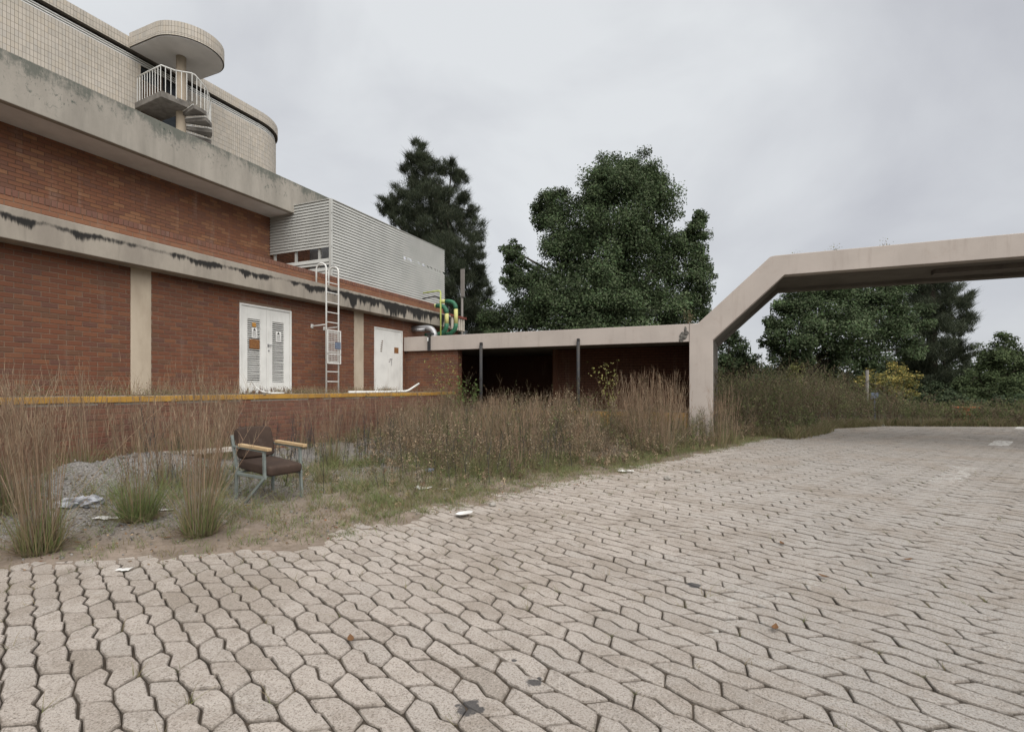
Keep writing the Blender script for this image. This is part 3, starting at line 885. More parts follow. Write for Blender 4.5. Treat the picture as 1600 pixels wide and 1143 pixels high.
for k_, (a, b) in enumerate(((y0 + .048, ymid - .003), (ymid + .003, y1 - .048))):
    la, lb = (a + .17, b - .17)
    lz0, lz1 = z0 + .27, z1 - .33
    d = MB().box(XW - .05, XW - .005, a, la, z0 + .012, z1 - .05).box(XW - .05, XW - .005, lb, b, z0 + .012, z1 - .05)
    d.box(XW - .05, XW - .005, la, lb, z0 + .012, lz0).box(XW - .05, XW - .005, la, lb, lz1, z1 - .05)
    leaf = d.build('door_leaf', M['door_paint'], bld, bevel=.003)
    leaf['label'] = ('left' if k_ == 0 else 'right') + ' louvred leaf of the white double door, rusted at the bottom'
    MB().box(XW - .09, XW - .07, la - .02, lb + .02, lz0 - .02, lz1 + .02).build('louvre_backing', M['dark_gap'], leaf)
    n = 30
    for i in range(n):
        zz = lz0 + (lz1 - lz0) * (i + .5) / n
        tw = random.gauss(0, .004)
        MB().add([(XW - .012, la, zz - .015), (XW - .012, lb, zz - .015 + tw), (XW - .040, lb, zz + .006 + tw), (XW - .040, la, zz + .006),
                  (XW - .008, la, zz - .006), (XW - .008, lb, zz - .006 + tw), (XW - .036, lb, zz + .014 + tw), (XW - .036, la, zz + .014)],
                 [(0, 1, 2, 3), (4, 5, 6, 7), (0, 1, 5, 4), (1, 2, 6, 5), (2, 3, 7, 6), (3, 0, 4, 7)]).build('slat', M['door_paint'], leaf)
    ym = (la + lb) / 2
    if k_ == 0:
        warning_sign(leaf, XW - .004, ym + .01, z0 + 1.42, .15, .24)
        MB().box(XW - .004, XW + .001, ym - .05, ym + .05, z0 + 1.56, z0 + 1.66).build('warning_sticker', M['sign_yellow'], leaf)
        MB().box(XW - .003, XW + .003, ym - .13, ym + .15, z0 + 1.05, z0 + 1.27).build('rusty_plate', M['rust_plate'], leaf)
    else:
        warning_sign(leaf, XW - .004, ym, z0 + 1.39, .16, .26)
        h_ = MB().box(XW - .005, XW + .01, a + .02, a + .06, z0 + 1.12, z0 + 1.19).build('handle', M['steel_grey'], leaf)
        MB().bar((XW + .03, a + .03, z0 + 1.17), (XW + .03, a + .13, z0 + 1.16), .015, .02).bar((XW, a + .035, z0 + 1.17), (XW + .035, a + .035, z0 + 1.17), .015, .015).build('handle', M['steel_grey'], leaf)
        MB().tube([(XW - .005, a + .06, z0 + 1.03), (XW + .008, a + .06, z0 + 1.03)], .02, 10).build('lock', M['steel_grey'], leaf)
y0, y1, z0, z1 = DOOR1
MB().box(XW - .1, XW + .02, y0, y0 + .045, z0, z1).box(XW - .1, XW + .02, y1 - .045, y1, z0, z1).box(XW - .1, XW + .02, y0 + .045, y1 - .045, z1 - .045, z1).build('door_frame', M['white_paint'], bld, bevel=.004)
leaf = MB().box(XW - .05, XW - .003, y0 + .048, y1 - .048, z0 + .012, z1 - .048).build('door_leaf', M['white_paint'], bld, bevel=.003)
leaf['label'] = 'plain flush white door at the end of the loading dock'
MB().box(XW - .003, XW + .002, y1 - .44, y1 - .21, z0 + 1.27, z0 + 1.46).build('rusty_plate', M['rust_plate'], leaf)
m_ = MB()
for i in range(6):
    zz = z0 + 1.60 - i * .065
    m_.box(XW - .0028, XW - .0015, y0 + .36 - .012 * i + random.uniform(-.02, .02), y0 + .44 - .01 * i, zz, zz + .035)
m_.build('sticker_remains', M['wood_frame'], leaf)
MB().bar((XW + .04, y0 + .74, z0 + 1.07), (XW + .04, y0 + .87, z0 + 1.06), .018, .022).bar((XW - .003, y0 + .85, z0 + 1.065), (XW + .045, y0 + .85, z0 + 1.065), .016, .016).bar((XW + .004, y0 + .86, z0 + 1.02), (XW + .004, y0 + .87, z0 + .85), .012, .012).build('handle', M['steel_grey'], leaf)
MB().tube([(XW - .005, y0 + .75, z0 + .98), (XW + .008, y0 + .75, z0 + .98)], .02, 10).build('lock', M['steel_grey'], leaf)
# corrugated annex behind the canopy
cg = thing('annex_roof', 'cream corrugated sheet fascia with red roof edge at the far end of the building', 'roof', (-10.8, 18.4, 3.6))
for i in range(9):
    ya = 17.62 + i * .19
    MB().prism([(ya, 3.66), (ya + .09, 3.66), (ya + .09, 4.15), (ya, 4.15)], 'x', -10.74, -10.70).build('corrugation', M['corrugated'], cg)
MB().box(-12.5, -10.745, 17.62, 19.3, 3.66, 4.14).build('sheet_backing', M['corrugated'], cg)
MB().box(-12.5, -10.66, 17.62, 19.34, 4.152, 4.24).build('roof_edge', M['red_roof'], cg)
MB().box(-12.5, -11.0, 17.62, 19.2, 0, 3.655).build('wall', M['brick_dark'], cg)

# ------------------------------------------------------------------ loading dock
XD = -8.5
dock = thing('loading_dock', 'raised brick loading dock with worn yellow edge running along the factory wall', 'dock', (XD, 8, 0))
MB().box(XW - .3, XD - .02, YN, 14.72, 1.05, 1.168).build('dock_floor', M['dock_top'], dock)
df = MB().box(XD - .35, XD - .027, YN, 14.72, -.2, 1.045).build('dock_face', M['mortar'], dock)
build_bricks(brick_field(YN, 14.72, -.1, 1.08), 'x', XD - .02, XD - .08, M['brick_header'], df)
n_seg = 14
for i in range(n_seg):
    a = YN + (14.72 - YN) * i / n_seg; b = YN + (14.72 - YN) * (i + 1) / n_seg
    dz = random.gauss(0, .003)
    MB().box(XD - .06, XD + random.uniform(-.004, .004), a + .004, b - .004, 1.088 + dz, 1.176 + dz).build('yellow_edge_strip', M['yellow_edge'], dock, bevel=.006)

# ------------------------------------------------------------------ louvre screen on the roof
lx, ly0, ly1, lz0, lz1 = -10.7, 11.5, 17.66, 4.46, 6.64
lv = thing('louvre_screen', 'pale horizontal metal louvre screen boxing in plant on the brick parapet', 'screen', (lx, 12, 4.4))
NSL = 26; dz = (lz1 - lz0) / NSL
ysec = 15.0
def slat_x(y0, y1, z, x, tw=0.0, lift=0.0):
    return MB().add([(x, y0, z), (x, y1, z + lift), (x - .045, y1, z + dz * 1.32 + lift + tw), (x - .045, y0, z + dz * 1.32),
                     (x - .004, y0, z - .004), (x - .004, y1, z - .004 + lift), (x - .049, y1, z + dz * 1.32 + lift + tw), (x - .049, y0, z + dz * 1.32)],
                    [(0, 1, 2, 3), (7, 6, 5, 4), (0, 4, 5, 1), (1, 5, 6, 2), (2, 6, 7, 3), (3, 7, 4, 0)])
def slat_y(x0, x1, z, y):
    return MB().add([(x0, y, z), (x1, y, z), (x1, y + .045, z + dz * 1.32), (x0, y + .045, z + dz * 1.32),
                     (x0, y + .004, z - .004), (x1, y + .004, z - .004), (x1, y + .049, z + dz * 1.32), (x0, y + .049, z + dz * 1.32)],
                    [(0, 1, 2, 3), (7, 6, 5, 4), (0, 4, 5, 1), (1, 5, 6, 2), (2, 6, 7, 3), (3, 7, 4, 0)])
for i in range(NSL):
    z = lz0 + dz * i
    slat_x(ly0 + .02, ysec - .004, z, lx, 0, random.gauss(0, .002)).build('slat', M['louvre'], lv)
    if i == NSL - 11:
        # broken run of short twisted pieces
        u = ysec + .1
        while u < ly1 - .1:
            w = random.uniform(.10, .22)
            slat_x(u, u + w, z + random.uniform(-.02, .01), lx, random.uniform(-.06, .03), random.uniform(-.05, .03)).build('broken_slat', M['louvre'], lv)
            u += w + random.uniform(.02, .07)
    else:
        slat_x(ysec + .004, ly1, z, lx, 0, random.gauss(0, .002)).build('slat', M['louvre'], lv)
    if i in (6, 7, 8, 9) or i == 3: continue
    xr = -13.08
    slat_y(xr, lx - .02, z, ly0).build('slat', M['louvre'], lv)
for y in (ly0 + .10, ysec, ly1 - .06):
    MB().box(lx - .12, lx - .062, y - .03, y + .03, 3.95, lz1).build('post', M['louvre'], lv)
for x in (-12.95, -12.1, -11.2):
    MB().box(x - .03, x + .03, ly0 + .062, ly0 + .12, 3.95, lz1 - .02).build('post', M['louvre'], lv)
MB().box(lx - .06, lx + .012, ly0 - .012, ly0 + .06, lz0, lz1 + .012).build('corner_trim', M['louvre'], lv)
MB().box(lx - .06, lx + .006, ly0 + .07, ly1, lz1 + .001, lz1 + .02).build('top_trim', M['louvre'], lv)
MB().box(-12.2, lx - .065, ly0 - .006, ly0 + .06, lz1 + .001, lz1 + .02).build('top_trim', M['louvre'], lv)
for z in (4.75, 5.3, 5.75, 6.25):
    MB().tube([(lx + .012, ly0 + .02, z), (lx + .022, ly0 + .02, z)], .012, 8).build('bolt', M['steel_dark'], lv)
un = thing('plant_unit', 'grey cabinet behind the gap in the louvre screen', 'machine', (-11.9, 13, 3.95))
MB().box(-12.6, -11.4, 12.6, 13.8, 3.95, 5.75).build('cabinet', M['grey_unit'], un, bevel=.02)
MB().box(-12.5, -12.05, 12.57, 12.6, 4.6, 5.6).build('panel', M['steel_grey'], un)
MB().tube([(-11.25, 12.9, 3.95), (-11.25, 12.9, 5.4), (-11.4, 13.2, 5.6)], .06, 10).build('pipe', M['steel_grey'], un)
ow = MB().box(-11.3, -10.85, 14.2, 14.4, 3.95, 5.8).build('brick_stub_wall', M['orange_thing'])
tag(ow, 'orange brick stub seen through the louvre screen opening beside the cabinet', 'wall')

# ------------------------------------------------------------------ ladder
XL = -10.0; ya, yb = 10.58, 11.03
lad = thing('roof_ladder', 'white steel roof ladder with hooped tops standing on the dock', 'ladder', (XL, 10.8, 1.17))
for y in (ya, yb):
    pts = [(XL, y, 1.168), (XL, y, 4.30)]
    for i in range(9):
        t = math.pi * i / 8
        pts.append((XL - .17 + .17 * math.cos(t), y, 4.42 + .15 * math.sin(t)))
    pts.append((XL - .34, y, 4.06))
    MB().tube(pts, .022, 8).build('rail', M['white_paint'], lad, smooth=True)
i = 0; z = 1.47
while z < 4.1:
    MB().tube([(XL, ya, z), (XL, yb, z)], .013, 8).build('rung', M['white_paint'], lad); z += .26
for y, z in ((ya, 2.96), (yb, 2.94)):
    MB().bar((XL, y, z), (XW + .01, y, z - .02), .03, .03).build('bracket', M['white_paint'], lad)
    MB().box(XW, XW + .02, y - .04, y + .04, z - .07, z + .03).build('bracket_plate', M['white_paint'], lad)
g = MB()
gx = XL + .035
for (a, b, c, d) in ((ya - .01, yb + .04, 1.94, 1.97), (ya - .01, yb + .04, 2.80, 2.83), (ya - .01, yb + .04, 2.19, 2.21)):
    g.box(gx, gx + .02, a, b, c, d)
g.box(gx, gx + .02, ya - .01, ya + .02, 1.97, 2.80).box(gx, gx + .02, yb + .01, yb + .04, 1.97, 2.80)
cage = g.build('lock_gate', M['white_paint'], lad)
for i in range(1, 17):
    z = 1.97 + .83 * i / 17
    if abs(z - 2.2) < .02: continue
    MB().box(gx + .006, gx + .014, ya + .02, yb + .01, z - .004, z + .004).build('mesh_wire', M['white_paint'], cage)
for i in range(1, 8):
    y = ya + .02 + (yb - ya - .01) * i / 8
    MB().box(gx + .015, gx + .0195, y - .003, y + .003, 1.97, 2.80).build('mesh_wire', M['white_paint'], cage)
sg = MB().box(gx + .022, gx + .027, yb - .19, yb + .02, 2.34, 2.52).build('blue_sign', M['sign_blue'], cage)

# ------------------------------------------------------------------ canopy shelter
Y0 = 14.65; CB, CT = 2.53, 3.0
cn = thing('canopy_shelter', 'low flat roofed concrete shelter with beige fascia and dark brick interior', 'shelter', (-6, 16, 0))
MB().box(XW + .02, -1.37, Y0, Y0 + .18, CB, CT).build('fascia', M['gate'], cn, bevel=.01)
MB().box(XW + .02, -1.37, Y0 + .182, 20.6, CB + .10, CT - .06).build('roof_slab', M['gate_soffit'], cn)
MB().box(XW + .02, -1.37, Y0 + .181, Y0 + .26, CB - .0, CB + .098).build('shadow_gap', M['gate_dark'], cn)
fw = MB().box(XW, XD + .02, Y0 + .137, Y0 + .40, 0, CB + .095).build('front_wall', M['mortar'], cn)
build_bricks(brick_field(XW + .01, XD + .03, .0, CB), 'y', Y0 + .13, Y0 + .19, M['brick'], fw)
build_bricks(brick_field(Y0 + .14, Y0 + .40, .0, CB), 'x', XD + .030, XD - .02, M['brick'], fw)
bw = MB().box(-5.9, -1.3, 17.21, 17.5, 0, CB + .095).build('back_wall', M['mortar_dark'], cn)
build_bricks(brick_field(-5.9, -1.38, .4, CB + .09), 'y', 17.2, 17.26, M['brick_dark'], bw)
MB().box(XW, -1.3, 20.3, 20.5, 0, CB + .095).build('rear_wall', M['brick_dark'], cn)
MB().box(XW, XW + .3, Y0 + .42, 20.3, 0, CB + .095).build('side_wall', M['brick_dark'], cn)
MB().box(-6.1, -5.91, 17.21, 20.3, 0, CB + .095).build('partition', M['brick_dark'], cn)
MB().box(XW + .3, -1.4, Y0 + .5, 20.3, .2, .60).build('shelter_floor', M['dock_top'], cn)
MB().box(-8.0, -1.45, Y0 + .42, Y0 + .5, .2, .62).build('yellow_kerb', M['yellow_edge'], cn, bevel=.008)
def post(px, zt, zb, D=None, r=.045):
    a, x, y = cdir(px); D = (Y0 - .06) / y
    return Vector((x * D, Y0 - .06, 0))
for px in (751.5, 903.5):
    p = post(px, 0, 0)
    po = MB().tube([(p.x, p.y, 0), (p.x, p.y, CB + .10)], .05, 12).build('post', M['steel_dark'], cn, smooth=True)
    MB().box(p.x - .035, p.x + .035, p.y - .03, p.y + .055, CB + .09, CB + .19).build('post_cap', M['steel_dark'], po)
    MB().tube([(p.x, p.y, 1.55), (p.x, p.y, 1.62)], .062, 12).build('collar', M['steel_dark'], po)
p = post(669.5, 0, 0)
dp = MB().box(p.x - .03, p.x + .05, p.y - .02, p.y + .055, CB - .02, CT + .05).build('downpipe', M['steel_dark'], cn)
MB().box(p.x - .07, p.x + .09, p.y - .03, p.y + .2, CT + .052, CT + .11).build('outlet_hood', M['steel_dark'], dp)
MB().box(p.x - .035, p.x + .01, p.y - .03, p.y - .021, CT - .17, CT - .05).build('white_label', M['sign_white'], dp)

# ------------------------------------------------------------------ gateway arch
gt = thing('gateway_arch', 'beige concrete gateway frame with chamfered corner spanning the paved road', 'gateway', (-1.07, Y0, 0))
xa, xb = -1.363, -.784
BB, BT = 4.10, 4.60
XR = 13.2
out = [(xa, 0), (xb, 0), (xb, 2.55), (.877, BB), (XR - .9 - .877, BB), (XR - .9 + .75, 2.55), (XR - .9 + .75, 0), (XR - .15 + .6, 0), (XR + .45, 3.0), (XR - .9 - .5, BT), (.66, BT), (.56, BT - .02), (-1.15, 3.0), (xa, 3.0)]
ft = MB().prism(out, 'y', Y0 - .01, Y0 + .30).build('front_frame', M['gate'], gt, bevel=.012)
out2 = [(xa + .05, 0), (xb - .01, 0), (xb - .01, 2.62), (.82, BB + .09), (XR - .9 - .8, BB + .09), (XR - .9 + .76, 2.62), (XR - .9 + .76, 0), (XR - .15 + .5, 0), (XR + .35, 2.95), (XR - .9 - .55, BT - .04), (.70, BT - .04), (-1.12, 2.96), (xa + .05, 2.96)]
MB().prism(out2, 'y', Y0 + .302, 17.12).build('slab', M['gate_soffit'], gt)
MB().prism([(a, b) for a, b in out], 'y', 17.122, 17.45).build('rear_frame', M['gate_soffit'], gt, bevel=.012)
MB().box(4.2, 6.6, Y0 + 1.2, Y0 + 1.5, BB - .02, BB + .088).build('light_fitting', M['gate_dark'], gt)
# crumbling corner with exposed reinforcement
rb = MB()
cr = Vector((-1.47, Y0 - .015, 2.72))
def lump(c, r, seed, sq=(1, 1, 1), sub=2, amp=.35):
    bm = bmesh.new(); bmesh.ops.create_icosphere(bm, subdivisions=sub, radius=1)
    vs_ = []
    for v in bm.verts:
        n = mnoise.noise(v.co * 1.7 + Vector((seed, seed * .3, 0)))
        q = v.co * (1 + amp * n)
        vs_.append((c[0] + q.x * r * sq[0], c[1] + q.y * r * sq[1], c[2] + q.z * r * sq[2]))
    fs_ = [tuple(v.index for v in f.verts) for f in bm.faces]
    bm.free()
    return vs_, fs_
for q in range(9):
    rb.add(*lump((cr.x + random.uniform(-.10, .05), Y0 - .005, 2.58 + q * .026 + random.uniform(-.02, .02)), random.uniform(.035, .065), q * 3.1, (1, .35, 1)))
rb.add(*lump((cr.x + .01, Y0 - .002, 2.85), .055, 33., (.6, .4, 1.6)))
rb.build('broken_concrete', M['rubble'], gt)

# ------------------------------------------------------------------ roof pipes
pp = thing('pipe_pair', 'two thick green and yellow pipes looping up over the shelter roof', 'pipes', (-9.6, 16.1, 3.0))
def elbow(p0, p1, p2, n=6):
    p0, p1, p2 = Vector(p0), Vector(p1), Vector(p2)
    return [((1 - t) ** 2) * p0 + 2 * t * (1 - t) * p1 + t * t * p2 for t in [i / n for i in range(n + 1)]]
for x, y, zt, zb in ((-9.62, 16.0, 4.22, 3.25), (-9.45, 16.35, 4.42, 3.28)):
    r = .072
    MB().tube([(XW + .4, y, zt), (x - .42, y, zt)], r * 1.02, 12).build('yellow_section', M['pipe_yellow'], pp, smooth=True)
    MB().tube(elbow((x - .42, y, zt), (x, y, zt), (x, y, zt - .30)), r * 1.08, 12).build('green_elbow', M['pipe_green'], pp, smooth=True)
    MB().tube([(x, y, zt - .30), (x, y, zb + .30)], r, 12).build('yellow_section', M['pipe_yellow'], pp, smooth=True)
    MB().tube(elbow((x, y, zb + .32), (x, y, zb - .05), (x - .45, y, zb - .05)), r * 1.08, 12).build('green_elbow', M['pipe_green'], pp, smooth=True)
    MB().tube([(x - .45, y, zb - .05), (XW - .1, y, zb - .05)], r, 12).build('yellow_section', M['pipe_green'], pp, smooth=True)
lm = thing('lime_pole', 'thin lime green pipe with bent arm standing on the shelter roof', 'pipe', (-9.62, 15.6, 2.94))
MB().tube([(-9.62, 15.6, 2.94), (-9.62, 15.6, 4.58)] + elbow((-9.62, 15.6, 4.58), (-9.62, 15.6, 4.66), (-9.72, 15.6, 4.66), 4) + [(-10.3, 15.55, 4.62)], .026, 8).build('pole', M['lime'], lm, smooth=True)
MB().tube([(-9.66, 15.64, 4.40), (-9.85, 15.6, 4.48), (-10.3, 15.5, 4.41)], .022, 8).build('dark_arm', M['steel_dark'], lm, smooth=True)
sv = thing('vent_duct', 'silver ribbed duct elbow coming out of the brick wall beside the white door', 'duct', (-9.7, 15.2, 2.94))
el = [(XW - .05, 15.2, 3.34), (-9.95, 15.2, 3.34)] + elbow((-9.95, 15.2, 3.34), (-9.62, 15.2, 3.34), (-9.62, 15.2, 3.05)) + [(-9.62, 15.2, 2.93)]
MB().tube(el, .10, 14).build('duct', M['steel_grey'], sv, smooth=True)
for z in (3.02, 3.10):
    MB().tube([(-9.62, 15.2, z), (-9.62, 15.2, z + .018)], .108, 14).build('duct_ring', M['steel_grey'], sv)
wp = thing('wooden_pole', 'grey weathered pole with a thick top in front of the dark conifer', 'pole', (-11.25, 20.0, 0))
MB().tube([(-11.25, 20.0, 0), (-11.25, 20.0, 5.3)], [.06, .05], 8).build('shaft', M['pole'], wp, smooth=True)
MB().box(-11.29, -11.12, 19.93, 20.0, 5.25, 6.45).build('head', M['pole'], wp)

# ================================================================== vegetation generators
class Veg:
    def __init__(s): s.V = []; s.F = []; s.C = []; s.n = 0
    def _push(s, V, F, C):
        s.V.append(V.reshape(-1, 3)); s.F.append(F + s.n); s.C.append(C.reshape(-1, 3)); s.n += V.reshape(-1, 3).shape[0]
    def blades(s, base, h, lean, bend, w, c0, c1, segs=3, jitter=.12, w_tip=.15):
        base = np.asarray(base, float); N = len(base)
        if N == 0: return
        h = np.broadcast_to(h, (N,)).astype(float); w = np.broadcast_to(w, (N,)).astype(float)
        lean = np.broadcast_to(lean, (N, 2)).astype(float); bend = np.broadcast_to(bend, (N,)).astype(float)
        t = np.linspace(0, 1, segs + 1)
        ang = RNG.uniform(0, math.pi, N); wd = np.stack([np.cos(ang), np.sin(ang), np.zeros(N)], 1)
        off = lean[:, None, :] * (t[None, :, None] + bend[:, None, None] * t[None, :, None] ** 2.2)
        zz = h[:, None] * (t[None, :] - .30 * np.abs(bend)[:, None] * t[None, :] ** 3)
        P = np.concatenate([base[:, None, :2] + off * h[:, None, None], (base[:, 2:3] + zz)[:, :, None]], 2)
        ww = w[:, None] * (1 - (1 - w_tip) * t[None, :])
        A = P - wd[:, None, :] * ww[:, :, None] / 2; B = P + wd[:, None, :] * ww[:, :, None] / 2
        V = np.stack([A, B], 2)                       # N, segs+1, 2, 3
        k = np.arange(N)[:, None] * (2 * (segs + 1)) + np.arange(segs)[None, :] * 2
        F = np.stack([k, k + 1, k + 3, k + 2], 2).reshape(-1, 4)
        c0 = np.broadcast_to(c0, (N, 3)); c1 = np.broadcast_to(c1, (N, 3))
        C = c0[:, None, :] * (1 - t)[None, :, None] + c1[:, None, :] * t[None, :, None]
        C = C * (1 + RNG.normal(0, jitter, (N, 1, 1)))
        C = np.repeat(np.clip(C, .01, 1)[:, :, None, :], 2, 2)
        s._push(V, F, C)
        return P
    def leaves(s, pos, size, col, nrm=None, jitter=.15, aspect=.55, droop=0.0):
        pos = np.asarray(pos, float); N = len(pos)
        if N == 0: return
        size = np.broadcast_to(size, (N,)).astype(float)
        d = RNG.normal(0, 1, (N, 3)); d[:, 2] -= droop; d /= np.linalg.norm(d, axis=1, keepdims=True)
        q = RNG.normal(0, 1, (N, 3))
        if nrm is not None: q = q * .55 + nrm
        n_ = q - d * (q * d).sum(1, keepdims=True) if nrm is None else q
        if nrm is not None:
            n_ /= np.linalg.norm(n_, axis=1, keepdims=True) + 1e-9
            d = d - n_ * (d * n_).sum(1, keepdims=True); d /= np.linalg.norm(d, axis=1, keepdims=True) + 1e-9
        else: n_ /= np.linalg.norm(n_, axis=1, keepdims=True) + 1e-9
        b = np.cross(n_, d)
        L = size[:, None]
        V = np.stack([pos - d * L * .5, pos + b * L * aspect * .5, pos + d * L * .5, pos - b * L * aspect * .5], 1)
        k = np.arange(N)[:, None] * 4
        F = np.concatenate([k, k + 1, k + 2, k + 3], 1)
        C = np.broadcast_to(col, (N, 3)) * (1 + RNG.normal(0, jitter, (N, 1)))
        C = np.repeat(np.clip(C, .006, 1)[:, None, :], 4, 1)
        s._push(V, F, C)
    def build(s, name, mat, parent=None):
        return np_mesh(name, np.concatenate(s.V), np.concatenate(s.F), mat, parent, np.concatenate(s.C))

def pick(cols, N):
    cols = np.array(cols); return cols[RNG.integers(0, len(cols), N)]
DRY = [(.27, .205, .135), (.23, .165, .105), (.31, .245, .165), (.19, .125, .078), (.25, .185, .125), (.22, .16, .11), (.20, .175, .13)]
REDDRY = [(.235, .155, .10), (.20, .125, .085), (.27, .195, .13), (.18, .115, .08), (.24, .19, .13)]
GREEN = [(.13, .17, .055), (.10, .14, .045), (.16, .19, .075), (.12, .14, .06)]
OLIVE = [(.15, .14, .065), (.19, .165, .08), (.12, .125, .05), (.22, .18, .09)]
BROWN = [(.13, .095, .062), (.10, .075, .052), (.17, .125, .08), (.15, .12, .085), (.19, .15, .10)]

DRY = [tuple(c * 1.16 for c in q) for q in DRY]
REDDRY = [tuple(c * 1.14 for c in q) for q in REDDRY]
GREEN = [tuple(c * 1.05 for c in q) for q in GREEN]
OLIVE = [tuple(c * 1.12 for c in q) for q in OLIVE]
BROWN = [tuple(c * 1.08 for c in q) for q in BROWN]
def tuft(v, x, y, r, n, h, green=.4, spread=.28, stalks=0, sh=1.2, w=.005):
    """a tussock: arching basal blades plus tall seed stalks"""
    z = gz(x, y)
    ang = RNG.uniform(0, 2 * math.pi, n); rad = r * np.sqrt(RNG.uniform(0, 1, n))
    bx = x + rad * np.cos(ang); by = y + rad * np.sin(ang)
    hh = h * RNG.uniform(.45, 1.05, n)
    le = np.stack([np.cos(ang), np.sin(ang)], 1) * (spread * (rad / r) * RNG.uniform(.4, 1.3, n))[:, None] + RNG.normal(0, .11, (n, 2)) + np.where(RNG.uniform(0, 1, (n, 1)) < .10, RNG.normal(0, .6, (n, 2)), 0)
    isg = RNG.uniform(0, 1, n) < green
    c0 = np.where(isg[:, None], pick(GREEN, n), pick(OLIVE, n)); c1 = np.where(isg[:, None], pick(GREEN, n) * 1.25, pick(DRY, n))
    v.blades(np.stack([bx, by, np.full(n, z - .02)], 1), hh, le, RNG.uniform(.1, .9, n), w * RNG.uniform(.7, 1.4, n), c0, c1, 4)
    # dead thatch at the foot
    m = n * 2 // 3
    ang = RNG.uniform(0, 2 * math.pi, m)
    v.blades(np.stack([x + r * .8 * np.cos(ang), y + r * .8 * np.sin(ang), np.full(m, z - .01)], 1), h * RNG.uniform(.12, .3, m), np.stack([np.cos(ang), np.sin(ang)], 1) * RNG.uniform(.3, 2.2, (m, 1)), .6, w, pick(BROWN, m), pick(DRY, m) * .8, 3)
    if stalks:
        ang = RNG.uniform(0, 2 * math.pi, stalks); rad = r * .8 * np.sqrt(RNG.uniform(0, 1, stalks))
        le = np.stack([np.cos(ang), np.sin(ang)], 1) * RNG.uniform(0, .12, (stalks, 1)) + RNG.normal(0, .035, (stalks, 2)) + np.where(RNG.uniform(0, 1, (stalks, 1)) < .06, RNG.normal(0, .4, (stalks, 2)), 0) + np.array([random.gauss(0, .05), random.gauss(0, .05)])
        hh = sh * RNG.uniform(.65, 1.08, stalks)
        P = v.blades(np.stack([x + rad * np.cos(ang), y + rad * np.sin(ang), np.full(stalks, z)], 1), hh, le, RNG.uniform(.05, .45, stalks), .0052 * RNG.uniform(.7, 1.3, stalks), pick(DRY, stalks) * .9, pick(REDDRY, stalks), 4, w_tip=.45)
        # seed spikelets on the top third
        rep = 5
        t = RNG.uniform(.60, 1.0, (stalks, rep))
        i0 = np.clip((t * 4).astype(int), 0, 3); fr_ = t * 4 - i0
        ar = np.arange(stalks)[:, None]
        Q = P[ar, i0] * (1 - fr_)[..., None] + P[ar, i0 + 1] * fr_[..., None]
        Q = Q.reshape(-1, 3); k = len(Q)
        v.blades(Q, RNG.uniform(.06, .15, k), RNG.normal(0, .15, (k, 2)), .3, .005, np.repeat(pick(REDDRY, stalks), rep, 0), np.repeat(pick(DRY, stalks), rep, 0), 2)

def weed(v, base, H, col, leafcol, nl=26, ls=.028, nt=7, spread=.45, w=.007):
    """upright branching weed; base (N,3), H (N,)"""
    N = len(base)
    if N == 0: return
    le = RNG.normal(0, .10, (N, 2))
    P = v.blades(base, H, le, RNG.uniform(0, .3, N), w, col, col, 3, w_tip=.4)
    # twigs
    t = RNG.uniform(.2, .95, (N, nt)); i0 = np.clip((t * 3).astype(int), 0, 2); fr_ = t * 3 - i0
    ar = np.arange(N)[:, None]
    Q = P[ar, i0] * (1 - fr_)[..., None] + P[ar, i0 + 1] * fr_[..., None]
    Hh = np.repeat(H, nt) * RNG.uniform(.16, .42, N * nt) * (1.15 - t.ravel() * .6)
    ang = RNG.uniform(0, 2 * math.pi, N * nt)
    le2 = np.stack([np.cos(ang), np.sin(ang)], 1) * RNG.uniform(.4, 1.1, (N * nt, 1)) * spread * 1.6
    P2 = v.blades(Q.reshape(-1, 3), Hh, le2, .1, w * .55, np.repeat(col, nt, 0), np.repeat(col, nt, 0) * 1.15, 2, w_tip=.5)
    # leaves / seed heads along the twigs
    if nl:
        k = N * nl
        ti = RNG.integers(0, nt, (N, nl)) + np.arange(N)[:, None] * nt
        tt = RNG.uniform(.15, 1.0, (N, nl)).ravel() * 2
        a0 = np.clip(tt.astype(int), 0, 1); f0 = tt - a0
        ti = ti.ravel()
        pos = P2[ti, a0] * (1 - f0)[:, None] + P2[ti, a0 + 1] * f0[:, None] + RNG.normal(0, .012, (k, 3))
        v.leaves(pos, ls * RNG.uniform(.6, 1.5, k), np.repeat(leafcol, nl, 0), aspect=.42, jitter=.25)

def gz_arr(xy):
    return np.array([gz(a, b) for a, b in xy])

def on_ground(px, py):
    D = 1.2
    while D < 30:
        q = at_depth(px, py, D)
        z = gz(q.x, q.y)
        if float(yard_d(q.x, q.y)) < .35: z = max(z, .004)
        if q.z <= z: return Vector((q.x, q.y, z))
        D += .01
    return ground_at(px, py)
